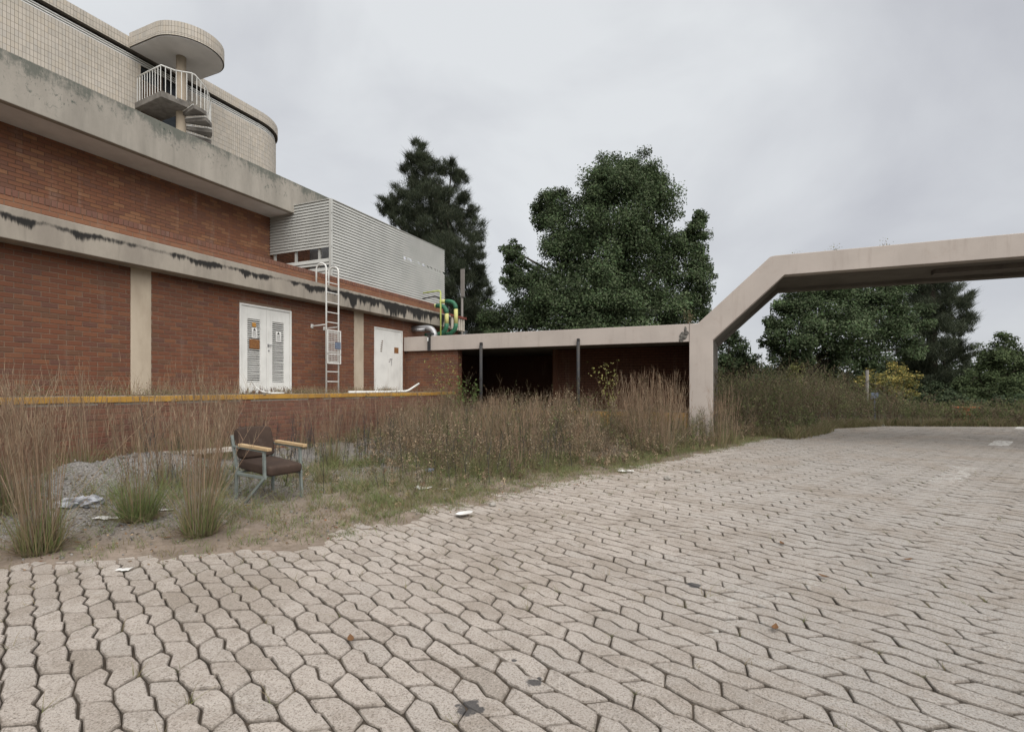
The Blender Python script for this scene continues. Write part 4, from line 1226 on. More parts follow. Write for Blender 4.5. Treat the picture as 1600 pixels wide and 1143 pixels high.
# ------------------------------------------------------------------ individual tussocks near the paving
def tussock(px, py, label, **kw):
    g_ = on_ground(px, py); z = g_.z
    t = thing('grass_tussock', label, 'grass tuft', (g_.x, g_.y, z), 'tall grass tussocks near the paving')
    v = Veg(); tuft(v, g_.x, g_.y, **kw); v.build('blades', M['grass'], t)
    return g_
tussock(62, 862, 'large tan grass tussock with green foot at the left edge of the paving', r=.13, n=420, h=.55, green=.4, stalks=130, sh=1.30, spread=.2)
tussock(217, 812, 'bright green leafy grass tussock behind the white paper scrap', r=.13, n=420, h=.55, green=.85, stalks=40, sh=1.1, spread=.34)
tussock(313, 834, 'tall straw grass tussock left of the broken chair', r=.12, n=360, h=.60, green=.5, stalks=110, sh=1.12, spread=.2)
tussock(505, 752, 'low dark grass tuft right of the broken chair', r=.09, n=200, h=.28, green=.35, stalks=4, sh=.7)
tussock(516, 728, 'green and straw grass tussock standing behind the low dark tuft', r=.14, n=300, h=.55, green=.5, stalks=40, sh=1.0, spread=.2)
tussock(8, 800, 'tall reddish grass tussock cut by the left edge of the picture', r=.2, n=320, h=.6, green=.4, stalks=120, sh=1.35)

# ------------------------------------------------------------------ tall dry grass in front of the dock
v = Veg()
for i in range(36):
    x = random.uniform(-8.3, -5.5); y = random.uniform(1.2, 6.9)
    a, D = cam_ad(x, y)
    if D < 3.6 or yard_d(x, y) < 1.2: continue
    px = 800 + 822 * a / D
    if px > 352 and x > -7.9: continue
    if abs(x + 6.6) < .5 and 3.2 < y < 4.6 and random.random() < .5: continue
    tuft(v, x, y, random.uniform(.09, .2), random.randint(90, 170), random.uniform(.4, .65), random.uniform(.1, .45), .25, random.randint(28, 55), random.uniform(1.0, 1.45))
# grass fringe right against the dock and on the dock floor
for i in range(44):
    x = random.uniform(-8.42, -7.9); y = random.uniform(1.5, 14.2)
    tuft(v, x, y, random.uniform(.06, .14), random.randint(30, 70), random.uniform(.3, .55), .15, .25, random.randint(8, 26), random.uniform(.8, 1.35))
for i in range(56):
    x = random.uniform(-10.35, -8.7); y = random.uniform(2.5, 14.4)
    n = random.randint(16, 42)
    bx = x + RNG.normal(0, .10, n); by = y + RNG.normal(0, .14, n)
    hh = RNG.uniform(.08, .5 if y < 7.6 else .24, n)
    v.blades(np.stack([bx, by, np.full(n, 1.165)], 1), hh, RNG.normal(0, .22, (n, 2)), .4, .006, pick(OLIVE + DRY, n), pick(DRY, n), 3)
    m = n * 3
    v.leaves(np.stack([x + RNG.normal(0, .14, m), y + RNG.normal(0, .16, m), 1.17 + np.abs(RNG.normal(0, .07, m))], 1), .03, pick(OLIVE + BROWN, m))
o = v.build('dry_grass', M['grass']); o['kind'] = 'stuff'; tag(o, 'tall dry reddish grass standing along the loading dock', 'grass')

# ------------------------------------------------------------------ weeds over the yard
v = Veg()
def scatter(n, cond, xr, yr):
    out = []
    tries = 0
    while len(out) < n and tries < n * 30:
        tries += 1
        x = random.uniform(*xr); y = random.uniform(*yr)
        if cond(x, y): out.append((x, y))
    return np.array(out)
def in_weed(x, y):
    d = float(yard_d(x, y))
    if y > 14.5 and x < -.6: return False
    if d < .25: return False
    if y < 3.5: return False
    if -5.4 < x < -3.7 and 3.2 < y < 4.7: return False
    dens = sstep(y + .95 * x + .6 * n2(x, y, .8, 2.0), .2, 3.4) * sstep(d, .2, 1.3 if y < 8 else .6)
    dens = max(float(dens), .10 if (y + x > -1 and d > .6) else 0)
    return random.random() < dens
pts = scatter(4300, in_weed, (-8.4, 2.6), (3.5, 18.5))
X, Y = pts[:, 0], pts[:, 1]
d = yard_d(X, Y)
base = np.stack([X, Y, gz_arr(pts) - .01], 1)
hmax = .24 + .48 * sstep(Y + .95 * X, .6, 4.6) + .12 * sstep(Y, 9, 13)
hmax = hmax * (.40 + .60 * sstep(d, .25, 1.6))
pn = np.array([n2(a, b, 1.15, 12.0) for a, b in pts]); pc = np.array([n2(a, b, .8, 21.0) for a, b in pts])
H = hmax * RNG.uniform(.42, 1.12, len(X)) * (1.0 + .75 * pn) * np.where(RNG.uniform(0, 1, len(X)) < .07, 1.45, 1)
gr = RNG.uniform(0, 1, len(X)) < (.48 + .35 * sstep(X, -1.8, .6) + .9 * pc)
lc = np.where(gr[:, None], pick(OLIVE + GREEN, len(X)) * .9, pick(BROWN + DRY, len(X)) * 1.25)
weed(v, base, H, pick(BROWN, len(X)) * .75, lc, nl=34, ls=.024, nt=8)
# scattered bare dark stems
pts = scatter(420, lambda x, y: float(yard_d(x, y)) > .7 and not (-5.4 < x < -3.7 and 3.0 < y < 4.6) and y + .8 * x > -1.6 and not (y > 14.4 and x < -.6), (-8.2, 1), (3.2, 14.3))
base = np.stack([pts[:, 0], pts[:, 1], gz_arr(pts) - .01], 1)
weed(v, base, RNG.uniform(.25, .85, len(pts)), np.full((len(pts), 3), .045), np.full((len(pts), 3), .09), nl=8, ls=.018, nt=4, spread=.2, w=.009)
o = v.build('brown_weeds', M['grass']); o['kind'] = 'stuff'; tag(o, 'knee high brown weeds filling the yard before the shelter', 'weeds')

# straw grass patches between the weeds
v = Veg()
for i in range(120):
    x = random.uniform(-7.8, -.2); y = random.uniform(6.5, 14.2)
    if float(yard_d(x, y)) < .7 or y + .95 * x < 2.0: continue
    tuft(v, x, y, random.uniform(.08, .16), random.randint(50, 90), random.uniform(.35, .6), .25, .22, random.randint(10, 26), random.uniform(.75, 1.15))
# tall reddish clumps by the gateway pillar, and the clump by the dock end
for px, py, sh, n in ((965, 690, 1.45, 60), (985, 688, 1.65, 70), (1008, 690, 1.75, 80), (1030, 690, 1.7, 80), (1050, 688, 1.65, 70), (1068, 690, 1.45, 60), (1000, 700, 1.5, 60), (1040, 702, 1.4, 60), (1125, 690, 1.35, 40), (1140, 686, 1.4, 36), (800, 672, 1.25, 40), (850, 680, 1.2, 36), (880, 676, 1.3, 40)):
    g_ = ground_at(px, py, .12)
    tuft(v, g_.x, g_.y, .17, 90, .7, .2, .2, n, sh)
for k in range(5):
    g_ = ground_at(690 + k * 8, 664, .12)
    tuft(v, g_.x, min(g_.y, 14.0), .13, 60, .7, .25, .15, 34, 1.35)
o = v.build('straw_grass', M['grass']); o['kind'] = 'stuff'; tag(o, 'tall straw coloured grass around the gateway pillar', 'grass')

# short green grass by the paving edge and sprouts in the joints
v = Veg()
def in_short(x, y):
    d = float(yard_d(x, y))
    if d < .02 or d > 3.2 or y < 1.5: return False
    if y > 9 and d > .9: return False
    if x < -3.9 and random.random() < .62: return False
    den = (.25 + .75 * float(sstep(n2(x, y, 1.1, 6.0), -.35, .35))) * float(sstep(y, 2.6, 4.2)) * float(sstep(d, .0, .55))
    return random.random() < max(den, .16)
pts = scatter(6500, in_short, (-7, 2.6), (1.5, 18))
rep = 11
N = len(pts) * rep
pz = gz_arr(pts)
bx = np.repeat(pts[:, 0], rep) + RNG.normal(0, .035, N); by = np.repeat(pts[:, 1], rep) + RNG.normal(0, .035, N)
mixg = np.repeat(RNG.uniform(0, 1, len(pts)) < .55, rep)
c0 = np.where(mixg[:, None], pick(GREEN, N), pick(OLIVE, N)); c1 = np.where(mixg[:, None], pick(GREEN, N) * 1.3, pick(DRY, N))
v.blades(np.stack([bx, by, np.repeat(pz, rep) - .005], 1), np.repeat(RNG.uniform(.05, .15, len(pts)) * (.7 + .9 * sstep(yard_d(pts[:, 0], pts[:, 1]), .3, 1.5)), rep) * RNG.uniform(.5, 1.2, N), RNG.normal(0, .45, (N, 2)), .5, .0045, c0, c1, 3)
# joint sprouts on the paving
jp = []
for D, x, y, rot, a, d, kd in spots:
    if D < 9 and random.random() < .16 + .40 * float(sstep(d, -2.2, 0)): jp.append((x + TV[0].x * (1 if not rot else -1), y + TV[0].y * (1 if not rot else -1)))
jp = np.array(jp); rep = 8; N = len(jp) * rep
sz = np.repeat(RNG.uniform(.015, .05, len(jp)) * np.where(RNG.uniform(0, 1, len(jp)) < .12, 1.9, 1), rep)
v.blades(np.stack([np.repeat(jp[:, 0], rep) + RNG.normal(0, .014, N), np.repeat(jp[:, 1], rep) + RNG.normal(0, .014, N), np.full(N, -.014)], 1), sz * RNG.uniform(.7, 1.4, N) + .012, RNG.normal(0, .7, (N, 2)), .6, .0035, pick(GREEN + OLIVE, N), pick(OLIVE + DRY, N), 3)
o = v.build('short_grass', M['grass']); o['kind'] = 'stuff'; tag(o, 'short green and straw grass along the edge of the paving', 'grass')

# gravel and soil crumbs
stones = []
gp = scatter(5200, lambda x, y: .15 < float(yard_d(x, y)) < 4.2 and random.random() < (.9 if (x < -4.6 and float(yard_d(x, y)) > .8) else .16), (-8.3, -1.5), (1.2, 7.5))
gz_ = gz_arr(gp)
bm = bmesh.new(); bmesh.ops.create_icosphere(bm, subdivisions=1, radius=1)
sv_ = np.array([v_.co[:] for v_ in bm.verts]); sf_ = np.array([[v_.index for v_ in f.verts] for f in bm.faces]); bm.free()
N = len(gp); sc = RNG.uniform(.005, .016, (N, 1, 1)) * RNG.uniform(.5, 1.3, (N, 1, 3))
sh_ = sv_[None] * (1 + RNG.normal(0, .18, (N, len(sv_), 1)))
V = sh_ * sc + np.stack([gp[:, 0], gp[:, 1], gz_ + .003], 1)[:, None, :]
F = (sf_[None] + (np.arange(N) * len(sv_))[:, None, None]).reshape(-1, 3)
gc = np.repeat(pick([(.25, .235, .218), (.18, .17, .155), (.33, .31, .285), (.13, .12, .11), (.22, .185, .155)], N)[:, None, :], len(sv_), 1).reshape(-1, 3)
o = np_mesh('gravel', V.reshape(-1, 3), F, M['grass'], cols=gc); o['kind'] = 'stuff'; tag(o, 'loose grey gravel scattered over the yard soil', 'gravel')

v = Veg()
pts = scatter(4800, lambda x, y: -.35 < float(yard_d(x, y)) < 3.0 and random.random() < float(sstep(yard_d(x, y), -.5, .8)), (-8, 1.5), (1.3, 13))
N = len(pts); pz = np.maximum(gz_arr(pts), np.where(yard_d(pts[:, 0], pts[:, 1]) < .3, .004, -1))
v.leaves(np.stack([pts[:, 0], pts[:, 1], pz + .006], 1), RNG.uniform(.012, .045, N), pick([(.20, .13, .075), (.26, .17, .10), (.14, .10, .065), (.32, .24, .16), (.24, .10, .05)], N), nrm=np.tile(np.array([0, 0, 1.6]), (N, 1)), aspect=.5)
m = 900; q = pts[RNG.integers(0, N, m)]
a_ = RNG.uniform(0, 6.28, m)
v.blades(np.stack([q[:, 0], q[:, 1], np.maximum(gz_arr(q), 0.0) + .004], 1), .02, np.stack([np.cos(a_), np.sin(a_)], 1) * RNG.uniform(2, 7, (m, 1)), .1, .004, pick(BROWN, m), pick(DRY, m), 2)
o = v.build('leaf_litter', M['grass']); o['kind'] = 'stuff'; tag(o, 'dry leaf crumbs and straw scattered over the soil edge', 'litter')

# ------------------------------------------------------------------ green bank beyond the gateway
v = Veg()
def in_bank(x, y):
    if y < 15.2: return False
    xe = float(np.interp(y, [15, 17.5, 19.5, 21.5, 22.6, 24], [.9, 1.9, 2.3, 4.0, 7.0, 10.5]))
    return x < xe and (x > -1.0 or y > 17.6)
pts = scatter(3000, in_bank, (-3, 10.5), (15.2, 30))
X, Y = pts[:, 0], pts[:, 1]
XE = np.interp(Y, [15, 17.5, 19.5, 21.5, 22.6, 24], [.9, 1.9, 2.3, 4.0, 7.0, 10.5])
H = (1.45 + .10 * sstep(Y, 16, 20) - .85 * sstep(X, 3.5, 7.5)) * RNG.uniform(.55, 1.2, len(X)) * (.34 + .66 * sstep(XE - X, 0, 1.1)) * (1 + .7 * np.array([n2(a, b, .7, 31.0) for a, b in pts]))
base = np.stack([X, Y, np.full(len(X), -.03)], 1)
lc = np.where((RNG.uniform(0, 1, len(X)) < .72)[:, None], pick([(.125, .15, .06), (.10, .125, .05), (.15, .165, .07)], len(X)), pick(BROWN, len(X)))
weed(v, base, H, pick(BROWN, len(X)) * .8, lc, nl=44, ls=.05, nt=9, spread=.6, w=.012)
def in_skirt(x, y):
    xe = float(np.interp(y, [15, 17.5, 19.5, 21.5, 22.6, 24], [.9, 1.9, 2.3, 4.0, 7.0, 10.5]))
    return y > 15.1 and xe - 1.0 < x < xe + .25 and (x > -1.0)
pts = scatter(1500, in_skirt, (-1, 11), (15.1, 24.5))
rep = 12; N = len(pts) * rep
v.blades(np.stack([np.repeat(pts[:, 0], rep) + RNG.normal(0, .06, N), np.repeat(pts[:, 1], rep) + RNG.normal(0, .06, N), np.full(N, -.03)], 1), RNG.uniform(.08, .42, N), RNG.normal(0, .35, (N, 2)), .5, .014, pick(OLIVE, N) * .8, pick(GREEN + DRY, N) * .8, 3)
o = v.build('green_bank', M['grass']); o['kind'] = 'stuff'; tag(o, 'dense green weeds on the verge beyond the gateway', 'weeds')

# ================================================================== trees
def tree(name, label, base, trunk_h, trunk_r, blobs, D0, leaf, cols, per, kind='broad', seed=1, cat='tree', limbs=True):
    """blobs: (px, py, radius_px, depth_offset_m) measured in the photograph at distance D0"""
    rs = random.Random(seed)
    t = thing(name, label, cat, base)
    v = Veg()
    tb = MB()
    top = Vector((base[0], base[1], base[2] + trunk_h))
    mid = Vector(base).lerp(top, .5) + Vector((rs.uniform(-.2, .2), rs.uniform(-.2, .2), 0))
    tb.tube([Vector(base) - Vector((0, 0, .1)), mid, top], [trunk_r, trunk_r * .8, trunk_r * .5], 9)
    sc = D0 / 822
    for px, py, rp, dd in blobs:
        c = at_depth(px, py, D0 + dd); r = rp * sc
        if limbs:
            st_ = Vector(base).lerp(top, rs.uniform(.55, 1.0))
            m1 = st_.lerp(c, .5) + Vector((rs.uniform(-.3, .3), rs.uniform(-.3, .3), rs.uniform(-.2, .5)))
            tb.tube([st_, m1, c], [trunk_r * .38, trunk_r * .22, .03], 6)
        nsub = max(11, int(20 * (r / 1.6) ** 1.5))
        n = int(per * r ** 2)
        dirs = RNG.normal(0, 1, (nsub, 3)); dirs /= np.linalg.norm(dirs, axis=1, keepdims=True)
        sub = dirs * (r * RNG.uniform(.45, 1.0, (nsub, 1))) * np.array([1, 1, .92])
        idx = RNG.integers(0, nsub, n)
        sig = r * (.175 if kind == 'broad' else .15)
        off = np.clip(RNG.normal(0, 1, (n, 3)), -1.7, 1.7) * sig * np.array([1, 1, .72])
        core = RNG.uniform(0, 1, (n, 1)) < (.25 if kind == 'broad' else .10)
        pos = np.array(c[:]) + np.where(core, np.clip(RNG.normal(0, .34, (n, 3)), -.62, .62) * r, sub[idx] + off)
        nr = sub[idx] / r * .6 + off / sig * .25 + np.array([0, 0, .55])
        subtint = (1.18 + RNG.normal(0, .24, (nsub, 1)))
        col = pick(cols, n) * subtint[idx]
        if kind == 'broad':
            v.leaves(pos, leaf * RNG.uniform(.6, 1.4, n), col, nrm=nr, aspect=.6)
        else:
            k = n
            ln = leaf * RNG.uniform(.6, 1.4, k)
            le = RNG.normal(0, .55, (k, 2)) + (sub[idx] / r)[:, :2] * .6
            v.blades(pos, ln * np.where(RNG.uniform(0, 1, k) < .35, -.6, .8), le, .3, leaf * .11, col, col * 1.25, 1)
    tb.build('trunk', M['bark'], t, smooth=True)
    v.build('crown', M['leaf'], t)
    return t

DARKG = [(.058, .078, .044), (.066, .086, .046), (.038, .058, .028), (.030, .048, .024), (.048, .070, .034), (.034, .052, .030)]
MIDG = [(.078, .100, .056), (.085, .108, .058), (.052, .082, .034), (.042, .068, .030), (.064, .094, .040), (.047, .074, .036)]
PINE = [(.070, .080, .056), (.062, .074, .050), (.056, .068, .046), (.030, .042, .026), (.024, .034, .022), (.038, .050, .030), (.046, .056, .030)]
b = at_depth(955, 0, 30); 
tree('broadleaf_tree', 'large round headed evergreen tree rising behind the concrete shelter', (b.x, b.y, 0), 6.5, .45,
     [(950, 272, 34, 0), (985, 268, 36, 1), (1010, 285, 40, 0), (945, 300, 46, -1), (1000, 325, 58, -1.5), (865, 318, 32, 0), (850, 340, 30, .5), (905, 345, 52, -.5), (960, 375, 60, -2), (880, 390, 50, 0), (1030, 385, 44, 0), (1075, 390, 38, .5), (1093, 340, 17, 0), (1085, 360, 22, 0), (1098, 420, 22, 0), (1070, 440, 42, -.5), (1090, 480, 30, 0), (1000, 440, 58, -1), (930, 450, 56, -2), (870, 450, 50, -1), (800, 390, 18, 0), (808, 412, 26, 0), (800, 440, 24, .5), (835, 455, 40, 0), (960, 500, 60, -2), (890, 505, 60, -2), (1040, 495, 52, -1.5), (820, 500, 44, 0), (775, 500, 36, 1)],
     30, .125, MIDG, 3600, seed=2)
b = at_depth(690, 0, 40)
tree('conifer', 'tall dark feathery conifer behind the louvre screen', (b.x, b.y, 0), 16.5, .4,
     [(655, 232, 14, 0), (660, 250, 22, 0), (645, 268, 24, 0), (672, 275, 26, 0), (705, 262, 16, 0), (715, 278, 18, 0), (640, 300, 26, 0), (670, 310, 34, -1), (612, 320, 18, 0), (600, 328, 13, 0), (625, 338, 26, 0), (705, 320, 32, 0), (735, 330, 18, 0), (690, 355, 42, -1), (650, 355, 34, 0), (735, 365, 28, 0), (705, 400, 44, -1), (745, 395, 20, 0), (742, 425, 26, 0), (710, 440, 42, -1), (755, 455, 18, 0), (735, 475, 36, 0), (700, 485, 36, -1), (752, 505, 32, 0), (725, 520, 40, 0), (680, 460, 34, 1), (765, 540, 30, 0)],
     40, .30, PINE, 3400, kind='pine', seed=3, limbs=True)
b = at_depth(1245, 0, 27)
tree('spreading_tree', 'wide spreading tree with low forked trunk seen through the gateway', (b.x, b.y, 0), 2.6, .28,
     [(1225, 490, 30, 0), (1215, 520, 28, 0), (1255, 480, 40, 0), (1300, 475, 46, 0), (1345, 478, 42, .5), (1385, 490, 36, 0), (1260, 520, 44, -1), (1310, 520, 48, -1), (1360, 525, 44, -.5), (1405, 520, 32, 0), (1215, 550, 24, 0), (1240, 560, 34, 0), (1300, 560, 36, 0), (1350, 555, 30, 0), (1420, 545, 26, 0), (1270, 455, 34, 1), (1330, 450, 36, 1), (1385, 455, 34, 1), (1425, 500, 32, 1), (1205, 505, 14, 0), (1200, 535, 14, 0)],
     27, .115, MIDG, 3000, seed=4)
b = at_depth(1455, 0, 34)
tree('conifer', 'dark tiered conifer right of the spreading tree under the gateway beam', (b.x, b.y, 0), 9, .35,
     [(1450, 440, 34, 0), (1480, 450, 28, 0), (1500, 470, 20, 0), (1440, 480, 40, 0), (1480, 495, 34, 0), (1505, 510, 16, 0), (1455, 525, 42, -1), (1495, 548, 26, 0), (1460, 570, 40, 0), (1500, 560, 20, 0), (1430, 420, 30, 0), (1420, 500, 36, 1), (1415, 455, 34, 1), (1425, 590, 34, 1), (1445, 610, 40, 0), (1480, 605, 34, 0), (1420, 560, 30, 1)],
     34, .28, PINE, 3000, kind='pine', seed=5)
b = at_depth(1145, 0, 30)
tree('young_tree', 'small leafy tree right behind the gateway pillar', (b.x, b.y, 0), 3, .14,
     [(1140, 530, 20, 0), (1155, 548, 26, 0), (1130, 555, 26, 0), (1170, 570, 22, 0), (1145, 580, 34, 0), (1185, 590, 22, .5), (1205, 585, 16, 1)],
     30, .12, MIDG, 3000, seed=6)
b = at_depth(1390, 0, 24)
tree('yellow_bush', 'yellow leaved bush glowing below the spreading tree', (b.x, b.y, 0), 1.2, .06,
     [(1400, 580, 22, 0), (1420, 590, 16, 0), (1385, 600, 24, 0), (1412, 606, 20, 0), (1365, 590, 20, 0), (1400, 620, 18, 0), (1345, 597, 14, 0), (1425, 615, 10, 0)],
     24, .085, [(.30, .235, .07), (.23, .195, .06), (.34, .27, .085), (.15, .15, .05), (.12, .13, .045), (.10, .115, .045)], 1900, seed=7, cat='bush')
b = at_depth(1240, 0, 22)
tree('olive_bush', 'upright olive bush in the verge left of the forked trunk', (b.x, b.y, 0), 1.0, .05,
     [(1245, 575, 13, 0), (1240, 592, 15, 0), (1252, 605, 14, 0)], 22, .09, [(.12, .12, .04), (.09, .10, .035)], 1800, seed=17, cat='bush')
for k_, (px, lab, bl) in enumerate([
    (1560, 'rounded tree with a tall tip at the right end of the road', [(1567, 535, 20, 0), (1550, 550, 22, 0), (1590, 552, 24, 0), (1560, 575, 34, 0), (1600, 590, 36, 0), (1625, 570, 34, 0)]),
    (1530, 'bushy tree sloping down to the dark conifer', [(1515, 600, 22, 0), (1540, 590, 26, 0), (1525, 625, 30, -1), (1560, 620, 34, -1), (1495, 630, 26, 0)]),
    (1600, 'dense low tree overhanging the far end of the paving', [(1590, 620, 36, -2), (1620, 640, 36, -2), (1560, 645, 22, -2), (1600, 660, 20, -2), (1655, 610, 40, -2), (1640, 650, 30, -3)]),
]):
    b = at_depth(px, 0, 30)
    tree('roadside_tree', lab, (b.x, b.y, 0), 2.0, .10, bl, 30, .12, [(.060, .084, .036), (.050, .072, .033), (.072, .094, .042)], 2600, seed=20 + k_)
b = at_depth(1480, 0, 31)
tree('verge_shrub', 'dark shrub at the foot of the tiered conifer beside the orange brickwork', (b.x, b.y, 0), .8, .06,
     [(1455, 630, 22, 0), (1480, 632, 24, 0), (1510, 628, 20, 0), (1535, 635, 22, 1), (1440, 645, 14, 0)], 31, .16, DARKG, 1500, seed=30, cat='bush')
for k_, (px, D_, lab, bl) in enumerate([
    (1585, 22, 'dark overhanging shrub at the right end of the paving edge', [(1570, 640, 26, 0), (1600, 635, 30, 0), (1630, 640, 30, 0), (1545, 648, 14, 0)]),
    (1250, 27, 'dark undergrowth below the left side of the spreading tree', [(1200, 596, 22, 0), (1230, 600, 24, 0), (1265, 598, 22, 0), (1180, 600, 20, 0)]),
    (1315, 27, 'dark undergrowth behind the grey sign post', [(1300, 598, 22, 0), (1330, 594, 24, 0), (1355, 600, 20, 0), (1290, 580, 16, 0)]),
    (1450, 25, 'dark undergrowth between the yellow bush and the road', [(1440, 625, 20, 0), (1462, 615, 24, 0), (1490, 625, 24, 0), (1520, 632, 18, 0)])]):
    b = at_depth(px, 0, D_)
    tree('verge_shrub', lab, (b.x, b.y, 0), .7, .05, bl, D_, .11, DARKG, 2400, seed=40 + k_, cat='bush')
# low wood far behind
v = Veg()
for i in range(46):
    D = random.uniform(55, 75); px = 560 + 1250 * i / 45 + random.uniform(-15, 15)
    c = at_depth(px, 606 - random.uniform(-10, 22), D); r = random.uniform(2.0, 3.6)
    n = 1500
    dirs = RNG.normal(0, 1, (n, 3)); dirs /= np.linalg.norm(dirs, axis=1, keepdims=True)
    v.leaves(np.array(c[:]) + dirs * r * RNG.uniform(.3, 1.05, (n, 1)), .45, pick(DARKG, n), nrm=dirs * .6 + np.array([0, 0, .4]))
o = v.build('far_wood', M['leaf']); o['kind'] = 'stuff'; tag(o, 'dark belt of far trees closing the horizon', 'wood')

# ------------------------------------------------------------------ saplings and creepers
def shrub(px, py, D, label, H, n, cols, ls=.07, name='sapling'):
    p = at_depth(px, py, D)
    t = thing(name, label, 'plant', (p.x, p.y, p.z))
    v = Veg()
    k = 5
    base = np.repeat(np.array([[p.x, p.y, p.z]]), k, 0) + RNG.normal(0, .03, (k, 3)) * np.array([1, 1, 0])
    P = v.blades(base, H * RNG.uniform(.75, 1.05, k), RNG.normal(0, .13, (k, 2)), .2, .014, pick(BROWN, k), pick(BROWN, k), 4)
    i0 = RNG.integers(1, 4, n); f0 = RNG.uniform(0, 1, n); ki = RNG.integers(0, k, n)
    pos = P[ki, i0] * (1 - f0)[:, None] + P[ki, i0 + 1] * f0[:, None] + RNG.normal(0, .07, (n, 3))
    v.leaves(pos, ls * RNG.uniform(.6, 1.4, n), pick(cols, n), aspect=.5)
    v.build('foliage', M['grass'], t)
    return t
OL2 = [(.20, .19, .06), (.15, .155, .05), (.24, .21, .075)]
shrub(697, 640, 15.6, 'yellowish sapling growing before the brick end wall of the shelter', 1.75, 170, OL2)
shrub(722, 640, 15.4, 'bright green leafy sapling at the left corner of the dark shelter opening', 1.0, 150, [(.14, .20, .06), (.11, .17, .05)])
shrub(740, 645, 15.2, 'second green sapling before the left shelter post', 1.0, 130, [(.12, .18, .055), (.10, .15, .05)])
shrub(957, 660, 13.6, 'olive sapling in front of the dark back wall of the shelter', 1.75, 200, OL2)
shrub(1075, 507, 14.3, 'dry plant growing on the roof edge above the crumbling corner', .45, 120, [(.15, .115, .07), (.13, .12, .06)], .05, 'roof_plant')
shrub(1302, 393, 13.0, 'small green plant sprouting on top of the gateway beam', .13, 40, OL2, .04, 'roof_plant')
shrub(1246, 399, 13.3, 'tiny dry plant on the gateway beam near the chamfered corner', .10, 24, OL2, .035, 'roof_plant')
shrub(1380, 385, 12.6, 'sparse weeds on the gateway beam right of the green sprout', .09, 26, OL2, .035, 'roof_plant')

# ================================================================== armchair
z = gz(-4.95, 4.25)
ch = thing('armchair', 'discarded brown upholstered armchair with wooden arms and a buckled front leg', 'chair', (-4.90, 4.30, z), rz=R(-4))
ch.scale = (1.0, 1.0, 1.0)
def cpart(name, mb, mat, bevel=0, smooth=False, parent=None):
    o = mb.build(name, mat, parent or ch, bevel=bevel, smooth=smooth); return o
W, DP = .232, .25     # half width, half depth (local x forward, y left)
def cushion(cx_, cy_, cz_, sx, sy, sz, tilt, name, seed):
    bm = bmesh.new(); bmesh.ops.create_cube(bm, size=1)
    bmesh.ops.subdivide_edges(bm, edges=bm.edges[:], cuts=6, use_grid_fill=True)
    mt = Matrix.Translation((cx_, cy_, cz_)) @ Matrix.Rotation(tilt, 4, 'Y')
    for v_ in bm.verts:
        q = v_.co * 2
        rx = (1 - abs(q.x) ** 6 * .05); rz_ = 1 - .06 * (abs(q.x) ** 6 + abs(q.y) ** 6)
        p_ = Vector((q.x * sx / 2 * (1 - .05 * abs(q.z) ** 3), q.y * sy / 2 * (1 - .04 * abs(q.z) ** 3), q.z * sz / 2 * rz_))
        p_ += Vector((0, 0, .006 * mnoise.noise(p_ * 9 + Vector((seed, 0, 0)))))
        v_.co = mt @ p_
    me = bpy.data.meshes.new(name); bm.to_mesh(me); bm.free()
    me.materials.append(M['fabric'])
    for p_ in me.polygons: p_.use_smooth = True
    o = link(bpy.data.objects.new(name, me), ch)
    b_ = o.modifiers.new('round', 'SUBSURF'); b_.levels = 1; b_.render_levels = 1
    return o
cushion(.03, 0, .375, .55, .425, .115, R(6), 'seat', 1)
cushion(-.245, 0, .625, .10, .425, .36, R(-14), 'backrest', 2)
for s in (-1, 1):
    y = s * W
    lg = MB().bar((-.245, y, 0), (-.225, y, .36), .028, .028).bar((-.225, y, .345), (-.315, y, .72), .028, .022)
    cpart('rear_leg', lg, M['chair_metal'], .003)
    cpart('side_rail', MB().bar((-.21, y, .30), (.255, y, .285), .026, .03), M['chair_metal'], .003)
    cpart('arm_post', MB().bar((.235, y, .285), (.225, y, .555), .026, .03), M['chair_metal'], .003)
    cpart('arm_bar', MB().bar((-.30, y, .60), (.25, y, .565), .03, .022), M['chair_metal'], .003)
    cpart('armrest', MB().bar((-.175, y, .618), (.315, y, .590), .058, .034), M['arm_wood'], .006)
cpart('front_leg', MB().bar((.235, W, .29), (.255, W, 0), .026, .03), M['chair_metal'], .003)
o = cpart('front_leg', MB().bar((.235, -W, .285), (-.02, -W - .06, -.01), .03, .026), M['chair_metal'], .003)
o['label'] = 'buckled front leg folded inwards'
cpart('cross_rail', MB().bar((-.205, -W, .315), (-.205, W, .315), .024, .024), M['chair_metal'], .003)
cpart('cross_rail', MB().bar((.22, -W, .30), (.22, W, .30), .024, .024), M['chair_metal'], .003)

